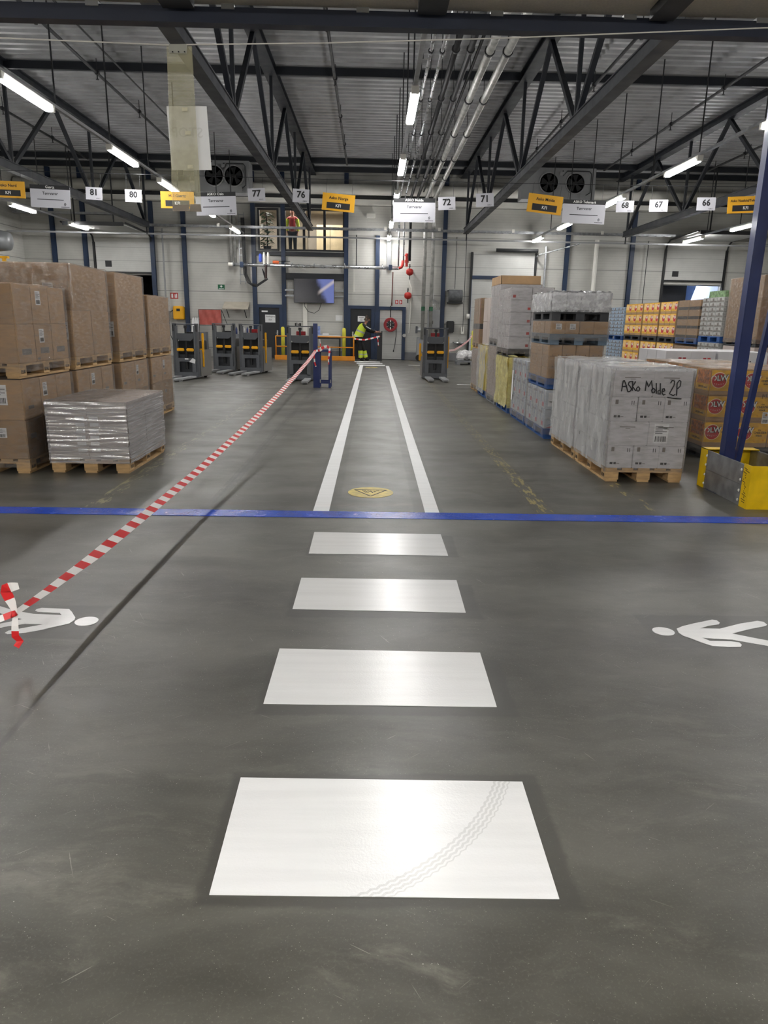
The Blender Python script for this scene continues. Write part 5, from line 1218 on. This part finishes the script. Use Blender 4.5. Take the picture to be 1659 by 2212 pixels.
# long conduits on the wall at left and right
for x, z0, z1, r_, m_, lab in ((-8.55, .3, 5.0, .035, GREY, 'grey downpipe beside the yellow charger'), (9.0, 0, 4.9, .085, WHITE, 'pale square-looking drain pipe on the wall above the far pallets'), (6.95, 0, 4.6, .04, GALV, 'thin silver conduit right of the closed dock door'),
                        (3.3, 2.9, 4.9, .012, PIPEB, 'thin dark cable down the wall above the grey roll dispenser'), (3.7, 1.2, 4.9, .012, PIPEB, 'thin dark cable down the wall left of the closed dock door'), (11.1, 0, 4.9, .015, PIPEB, 'thin dark cable down the wall left of the open right dock door'), (-.75, 3.6, 4.9, .02, PIPEB, 'thin dark conduit up the wall above the black walkway door')):
    tag(B().tube([(x, 30.72, z0), (x, 30.72, z1)], r_, 8).build('wall_conduit', m_), lab, 'pipe', 'vertical pipes and cables on the end wall')
tag(B().tube([(-.85, 30.8, 2.7), (-.85, 30.8, 4.0), (-.83, 30.8, 2.72), (.05, 30.8, 2.72)], .01, 5).build('wall_conduit', WHITE), 'thin white cable framed round the wall panel above the black walkway door', 'cable')
tag(B().box(-.35, .0, 30.6, 30.85, 5.55, 5.7).build('signal_box', WHITE), 'small white box high on the wall left of the sign ASKO Molde', 'box')
tag(B().tube([(6.6, 30.88, 4.2), (6.6, 30.3, 4.25), (8.0, 29.42, 4.62)], .03, 8).build('sloping_pipe', PIPE), 'short bright sloping pipe above the closed dock door', 'pipe')
# duct and machine at the far left
t = thing('round_duct', 'large grey round duct end at the far left above the pallets', 'duct', (-14.1, 26.5, 4.0))
B().tube([(0, 0, .05), (1.1, 0, .02), (1.45, 0, 0)], [.36, .36, .30], 24).build('duct', mat('duct_grey', '#77797a', .45, metal=.3), t, smooth=True)
t = thing('yellow_machine', 'yellow-framed machine top at the far left under the round duct', 'machine', (-14.0, 26.6, 0))
B().box(.1, .9, 0, .6, 0, 3.3).build('machine_body', DGREY, t)
b = B()
for x in (.0, 1.0): b.box(x, x+.1, -.05, .05, 0, 3.45)
b.box(-.05, 1.2, -.08, .08, 3.45, 3.52); b.build('yellow_frame', YEL, t)
# black half-open leaf with tape tied to it
t = thing('swing_gate', 'narrow black gate leaf held by the person, tape tied to it', 'gate', (.23, 29.55, 0))
B().box(-.09, .09, -.02, .02, .02, 1.12).build('gate_leaf', BLACK, t, bevel=.006); B().tube([(.09, 0, 0), (.09, 0, 1.18)], .02, 8).build('gate_post', BLACK, t)
t2 = thing('barrier_tape', 'short red and white tape from the orange railing to the black gate leaf', 'tape', (0, 0, 0))
ribbon('tape_run', [(-.82, 29.33, .88), (-.6, 29.36, .84), (-.35, 29.4, .83), (-.1, 29.44, .89), (.1, 29.48, .94), (.25, 29.5, .98)], .06, t2, seg=.12, normal=(0, -1, .2))
ribbon('tape_end', [(.14, 29.47, .96), (.17, 29.46, .8), (.19, 29.46, .6)], .035, t2, seg=.12, normal=(0, -1, 0))
t3 = thing('barrier_tape', 'red and white tape from the lone stacker to the right-hand bollard', 'tape', (0, 0, 0))
ribbon('tape_run', [(2.15, 21.0, .78), (2.6, 23.5, .72), (3.1, 26, .76), (3.6, 28, .9), (3.9, 29.15, 1.08)], .06, t3, seg=.12, normal=(0.3, -1, .2))

# ================= people =================
SKIN = mat('skin', '#b5806a', .55, var=.05); HAIR = mat('grey_brown_hair', '#4a4038', .7, var=.2)
CLB = mat('black_work_clothes', '#111214', .75, var=.2); VIS = mat('hi_vis_yellow', '#c9dc3a', .6, var=.08); VIS.node_tree.nodes['Principled BSDF'].inputs['Emission Strength'].default_value = 0
REFL = mat('reflective_band', '#a9adb0', .4, var=.05); BOOT = mat('black_boot', '#0e0e0f', .5)
def skin(name, joints, edges, m, parent, root=0, sub=2):
    """joints: (x,y,z,r) grown into one continuous surface"""
    me = bpy.data.meshes.new(name); me.from_pydata([j[:3] for j in joints], edges, []); o = put(name, me, None)
    sk = o.modifiers.new('skin', 'SKIN'); sk.use_smooth_shade = True
    for i, j in enumerate(joints):
        v = me.skin_vertices[0].data[i]; r = j[3]; v.radius = (r, j[4] if len(j) > 4 else r); v.use_root = (i == root)
    ss = o.modifiers.new('sub', 'SUBSURF'); ss.levels = sub; ss.render_levels = sub
    dg = bpy.context.evaluated_depsgraph_get(); dg.update()
    m2 = bpy.data.meshes.new_from_object(o.evaluated_get(dg)); m2.materials.clear(); m2.materials.append(m); m2.name = name
    m2.polygons.foreach_set('use_smooth', [True]*len(m2.polygons))
    bpy.data.objects.remove(o); return put(name, m2, parent)
def hand(js, ed, wrist, p, d, u, s=1.0, curl=.5):
    """adds palm and five fingers to a skeleton; d forward, u towards the thumb"""
    d = Vector(d).normalized(); u = Vector(u); u = (u-d*u.dot(d)).normalized(); n = d.cross(u); p = Vector(p)
    js.append(tuple(p+d*.045*s)+(.026*s,)); palm = len(js)-1; ed.append((wrist, palm))
    for k, (o_, ln) in enumerate(((.028, .072), (.010, .08), (-.010, .075), (-.028, .058))):
        a = p+d*.085*s+u*o_*s; js.append(tuple(a)+(.010*s,)); i0 = len(js)-1; ed.append((palm, i0))
        q = a+d*(ln*.5*s)+n*(ln*.3*curl*s); js.append(tuple(q)+(.009*s,)); ed.append((i0, i0+1))
        q2 = q+d*(ln*.25*s)+n*(ln*.5*curl*s); js.append(tuple(q2)+(.007*s,)); ed.append((i0+1, i0+2))
    a = p+d*.02*s+u*.035*s; js.append(tuple(a)+(.011*s,)); i0 = len(js)-1; ed.append((palm, i0))
    js.append(tuple(a+d*.035*s+u*.022*s+n*.01)+(.010*s,)); ed.append((i0, i0+1)); js.append(tuple(a+d*.06*s+u*.02*s+n*.025)+(.008*s,)); ed.append((i0+1, i0+2))
# person leaning toward the gate, facing +x
P1 = thing('person', 'person in hi-vis yellow vest and black clothes leaning toward the black gate', 'person', (-.42, 29.75, 0))
hip = (-.22, 0, .90); ch = (-.06, 0, 1.27); nk = (.07, 0, 1.46)
js = [hip+(.13, .15), (-.15, 0, 1.08, .125, .14), ch+(.13, .17), (.03, 0, 1.42, .07), nk+(.055,), (.115, 0, 1.56, .075), (.15, 0, 1.63, .098), (.155, 0, 1.70, .082),
      (-.0, -.17, 1.40, .06), (.20, -.2, 1.24, .048), (.42, -.12, 1.17, .036), (.54, -.10, 1.15, .027),
      (-.0, .17, 1.40, .06), (.17, .19, 1.18, .048), (.38, .12, 1.12, .036), (.50, .06, 1.12, .027),
      (-.20, -.10, .84, .1), (-.12, -.10, .48, .068), (-.10, -.1, .10, .045), (-.10, -.1, .06, .045), (.04, -.1, .035, .036),
      (-.20, .10, .84, .1), (-.0, .12, .50, .068), (.10, .12, .10, .045), (.10, .12, .06, .045), (.24, .12, .035, .036)]
ed = [(0, 1), (1, 2), (2, 3), (3, 4), (4, 5), (5, 6), (6, 7), (3, 8), (8, 9), (9, 10), (10, 11), (3, 12), (12, 13), (13, 14), (14, 15), (0, 16), (16, 17), (17, 18), (18, 19), (19, 20), (0, 21), (21, 22), (22, 23), (23, 24), (24, 25)]
hand(js, ed, 11, (.56, -.10, 1.145), (1, .1, -.35), (0, .3, 1)); hand(js, ed, 15, (.52, .05, 1.115), (1, -.2, -.3), (0, -.3, 1))
skin('body', js, ed, SKIN, P1)
def face(parent, c, d, r=.1):
    c = Vector(c); d = Vector(d).normalized(); s = d.cross(Vector((0, 0, 1))).normalized(); u = s.cross(d)
    B().tube([c+d*r*.75+u*.02, c+d*(r*.98)-u*.012, c+d*(r*1.2)-u*.03, c+d*r*.9-u*.038], [.008, .012, .015, .008], 8).build('nose', SKIN, parent, smooth=True)
    for k in (-1, 1):
        B().lathe([(.002, -.008), (.011, 0), (.002, .008)], c+d*(r*.90)+s*k*.033+u*.015, 'y', 8).build('eye', INK, parent)
        B().lathe([(.006, -.012), (.026, -.006), (.03, .0), (.012, .01)], c+s*k*(r*.93)-d*.01-u*.005, 'x', 10).build('ear', SKIN, parent)
    B().beam(c+d*r*.93-u*.062-s*.022, c+d*r*.93-u*.062+s*.022, .006, .007).build('mouth', mat('lip', '#8a5045', .6), parent)
face(P1, (.158, 0, 1.645), (1, -.25, -.35))
skin('hair', [(.10, 0, 1.60, .07), (.115, 0, 1.67, .098), (.15, 0, 1.712, .088), (.19, 0, 1.715, .06)], [(0, 1), (1, 2), (2, 3)], HAIR, P1, root=1)
# clothing surfaces just outside the body
skin('jacket', [(hip[0]+.01, 0, .93, .148, .17), (-.15, 0, 1.08, .14, .155), ch+(.148, .185), (.03, 0, 1.42, .085), (-.0, -.17, 1.40, .075), (.20, -.2, 1.24, .06), (.42, -.12, 1.17, .046), (.50, -.105, 1.155, .038), (-.0, .17, 1.40, .075), (.17, .19, 1.18, .06), (.38, .12, 1.12, .046), (.46, .085, 1.12, .038)],
     [(0, 1), (1, 2), (2, 3), (3, 4), (4, 5), (5, 6), (6, 7), (3, 8), (8, 9), (9, 10), (10, 11)], CLB, P1)
skin('trousers', [hip+(.152, .17), (-.20, -.10, .82, .118), (-.12, -.10, .48, .085), (-.10, -.1, .12, .066), (-.20, .10, .82, .118), (-.0, .12, .50, .085), (.10, .12, .12, .066)], [(0, 1), (1, 2), (2, 3), (0, 4), (4, 5), (5, 6)], CLB, P1)
def sleeve(name, m, p, q, r0_, r1_, n=20, parent=P1, fx=1.0, fy=1.0):
    return B().tube([p, Vector(p).lerp(Vector(q), .5), q], [r0_, (r0_+r1_)/2, r1_], n, cap=False).build(name, m, parent, smooth=True)
def vest(parent, rings, name='hi_vis_vest'):
    """rings: centre, rx (fore-aft), ry (side) with axis direction"""
    b = B(); n = 24; vs = []
    for (c, rx, ry, tx) in rings:
        for k in range(n):
            a = 2*math.pi*k/n; vs.append((c[0]+rx*math.cos(a), c[1]+ry*math.sin(a), c[2]+tx*rx*math.cos(a)))
    fs = [(i*n+k, i*n+(k+1) % n, (i+1)*n+(k+1) % n, (i+1)*n+k) for i in range(len(rings)-1) for k in range(n)]
    b.add(vs, fs); return b
rg = [((-.26, 0, .86), .175, .215, -.45), ((-.20, 0, .97), .17, .205, -.42), ((-.14, 0, 1.1), .165, .20, -.4), ((-.07, 0, 1.25), .165, .215, -.38), ((-.015, 0, 1.37), .145, .205, -.35), ((.02, 0, 1.44), .10, .13, -.3)]
vest(P1, rg).build('hi_vis_vest', VIS, P1, smooth=True)
def lerp_ring(r1, r2, u, g_=.004): return (tuple(a+(b_-a)*u for a, b_ in zip(r1[0], r2[0])), r1[1]+(r2[1]-r1[1])*u+g_, r1[2]+(r2[2]-r1[2])*u+g_, r1[3]+(r2[3]-r1[3])*u)
for i, u in ((0, .55), (2, .1)):
    vest(P1, [lerp_ring(rg[i], rg[i+1], u), lerp_ring(rg[i], rg[i+1], min(1, u+.4))]).build('reflective_band', REFL, P1, smooth=True)
for a, q in (((-.112, -.10, .40), (-.10, -.1, .12)), ((.035, .12, .38), (.10, .12, .12))):
    sleeve('hi_vis_trouser_cuff', VIS, a, q, .092, .088); p = Vector(a).lerp(Vector(q), .45); sleeve('reflective_band', REFL, p, Vector(a).lerp(Vector(q), .6), .093, .092)
for x, y in ((-.10, -.1), (.10, .12)): skin('boot', [(x-.05, y, .05, .05), (x+.04, y, .045, .048), (x+.14, y, .035, .038), (x-.0, y, .13, .055)], [(0, 1), (1, 2), (1, 3)], BOOT, P1, root=1)
B().beam((.10, -.265, 1.36), (.30, -.235, 1.25), .004, .03).build('sleeve_stripe', PAPER, P1)
# person behind the office glass
P2 = thing('person', 'person in a red and hi-vis jacket standing behind the lit office window', 'person', (-3.45, 31.9, 4.2))
js = [(0, 0, .92, .13, .14), (0, 0, 1.12, .12, .14), (0, 0, 1.32, .13, .17), (0, 0, 1.45, .07), (0, 0, 1.52, .055), (.0, -.01, 1.62, .085), (.0, -.01, 1.70, .09), (0, 0, 1.755, .07),
      (-.18, 0, 1.40, .06), (-.23, .0, 1.15, .046), (-.22, -.05, .93, .036), (-.22, -.07, .85, .027), (.18, 0, 1.40, .06), (.23, .0, 1.15, .046), (.22, -.05, .93, .036), (.22, -.07, .85, .027),
      (-.09, 0, .86, .1), (-.10, 0, .48, .068), (-.10, 0, .09, .045), (-.1, -.0, .06, .045), (-.1, -.14, .035, .036), (.09, 0, .86, .1), (.10, 0, .48, .068), (.10, 0, .09, .045), (.1, -.0, .06, .045), (.1, -.14, .035, .036)]
ed = [(0, 1), (1, 2), (2, 3), (3, 4), (4, 5), (5, 6), (6, 7), (3, 8), (8, 9), (9, 10), (10, 11), (3, 12), (12, 13), (13, 14), (14, 15), (0, 16), (16, 17), (17, 18), (18, 19), (19, 20), (0, 21), (21, 22), (22, 23), (23, 24), (24, 25)]
hand(js, ed, 11, (-.22, -.075, .83), (0, -.1, -1), (.2, -1, 0)); hand(js, ed, 15, (.22, -.075, .83), (0, -.1, -1), (-.2, -1, 0))
skin('body', js, ed, SKIN, P2); face(P2, (0, -.01, 1.655), (0, -1, 0))
skin('cap', [(0, .01, 1.72, .1), (0, .01, 1.77, .085)], [(0, 1)], mat('dull_red_cap', '#7c3a32', .7), P2)
skin('jacket', [(0, 0, .86, .15, .17), (0, 0, 1.12, .14, .16), (0, 0, 1.32, .148, .185), (0, 0, 1.46, .09), (-.18, 0, 1.40, .075), (-.23, 0, 1.15, .06), (-.22, -.04, .92, .05), (.18, 0, 1.40, .075), (.23, 0, 1.15, .06), (.22, -.04, .92, .05)], [(0, 1), (1, 2), (2, 3), (3, 4), (4, 5), (5, 6), (3, 7), (7, 8), (8, 9)], mat('red_jacket', '#b5322c', .6, var=.1), P2)
skin('trousers', [(0, 0, .9, .145, .16), (-.09, 0, .82, .115), (-.10, 0, .48, .085), (-.10, 0, .1, .066), (.09, 0, .82, .115), (.10, 0, .48, .085), (.10, 0, .1, .066)], [(0, 1), (1, 2), (2, 3), (0, 4), (4, 5), (5, 6)], CLB, P2)
for s in (-1, 1):
    B().tube([(s*.185, 0, 1.39), (s*.235, 0, 1.15), (s*.222, -.04, .93)], [.082, .068, .058], 16, cap=False).build('hi_vis_sleeve', VIS, P2, smooth=True)
    skin('boot', [(s*.1, .03, .05, .05), (s*.1, -.06, .045, .048), (s*.1, -.16, .035, .038), (s*.1, 0, .13, .055)], [(0, 1), (1, 2), (1, 3)], BOOT, P2, root=1)
# office furniture
t = thing('potted_plant', 'tall climbing house plant behind the left pane of the office window', 'plant', (-4.5, 31.8, 4.2))
B().lathe([(.13, 0), (.17, .3), (.15, .3), (.14, .26)], (0, 0, 0), 'z', 16).build('pot', BLACK, t, recalc=True); B().tube([(0, 0, .25), (.02, 0, .9), (-.02, 0, 1.6)], .03, 8).build('stem', mat('plant_stem', '#3a2e1e', .8), t)
b = B(); random.seed(11)
for k in range(95):
    z_ = .3+1.35*random.random(); a = random.random()*6.28; r_ = .05+.13*random.random(); p = Vector((r_*math.cos(a), r_*math.sin(a)*.7, z_)); d = Vector((math.cos(a), math.sin(a), -.4)).normalized()
    s = d.cross(Vector((0, 0, 1))).normalized(); L_2 = .2+.06*random.random(); q = p+d*L_2
    b.add([p, p+d*L_2*.4+s*.075+Vector((0, 0, .01)), q, p+d*L_2*.4-s*.075+Vector((0, 0, .01)), p+d*L_2*.45-Vector((0, 0, .008))], [(0, 1, 4), (1, 2, 4), (2, 3, 4), (3, 0, 4)])
b.build('leaves', mat('plant_leaf', '#33512a', .5, var=.35, scale=8), t)
t = thing('office_cupboard', 'cream cupboard standing inside the lit office', 'cupboard', (-2.0, 33.2, 4.2))
B().box(-.55, .62, 0, .5, .0, 1.35).build('cupboard_body', mat('cream_laminate', '#d6c6a2', .5), t, bevel=.01); B().box(.03, .045, -.004, 0, .1, 1.3).build('door_gap', INK, t)
tag(B().box(-3.95, -3.05, 34.3, 34.39, 4.2, 5.9).build('office_wall_panel', mat('office_panel', '#8f8674', .7)), 'grey-brown wall panel inside the office behind the standing person', 'panel')
tag(B().box(-1.12, -1.01, 31.4, 31.5, 4.2, 6.0).build('office_pipe', mat('copper_pipe', '#a8572e', .4)), 'copper coloured upright strip at the right end of the office', 'pipe')
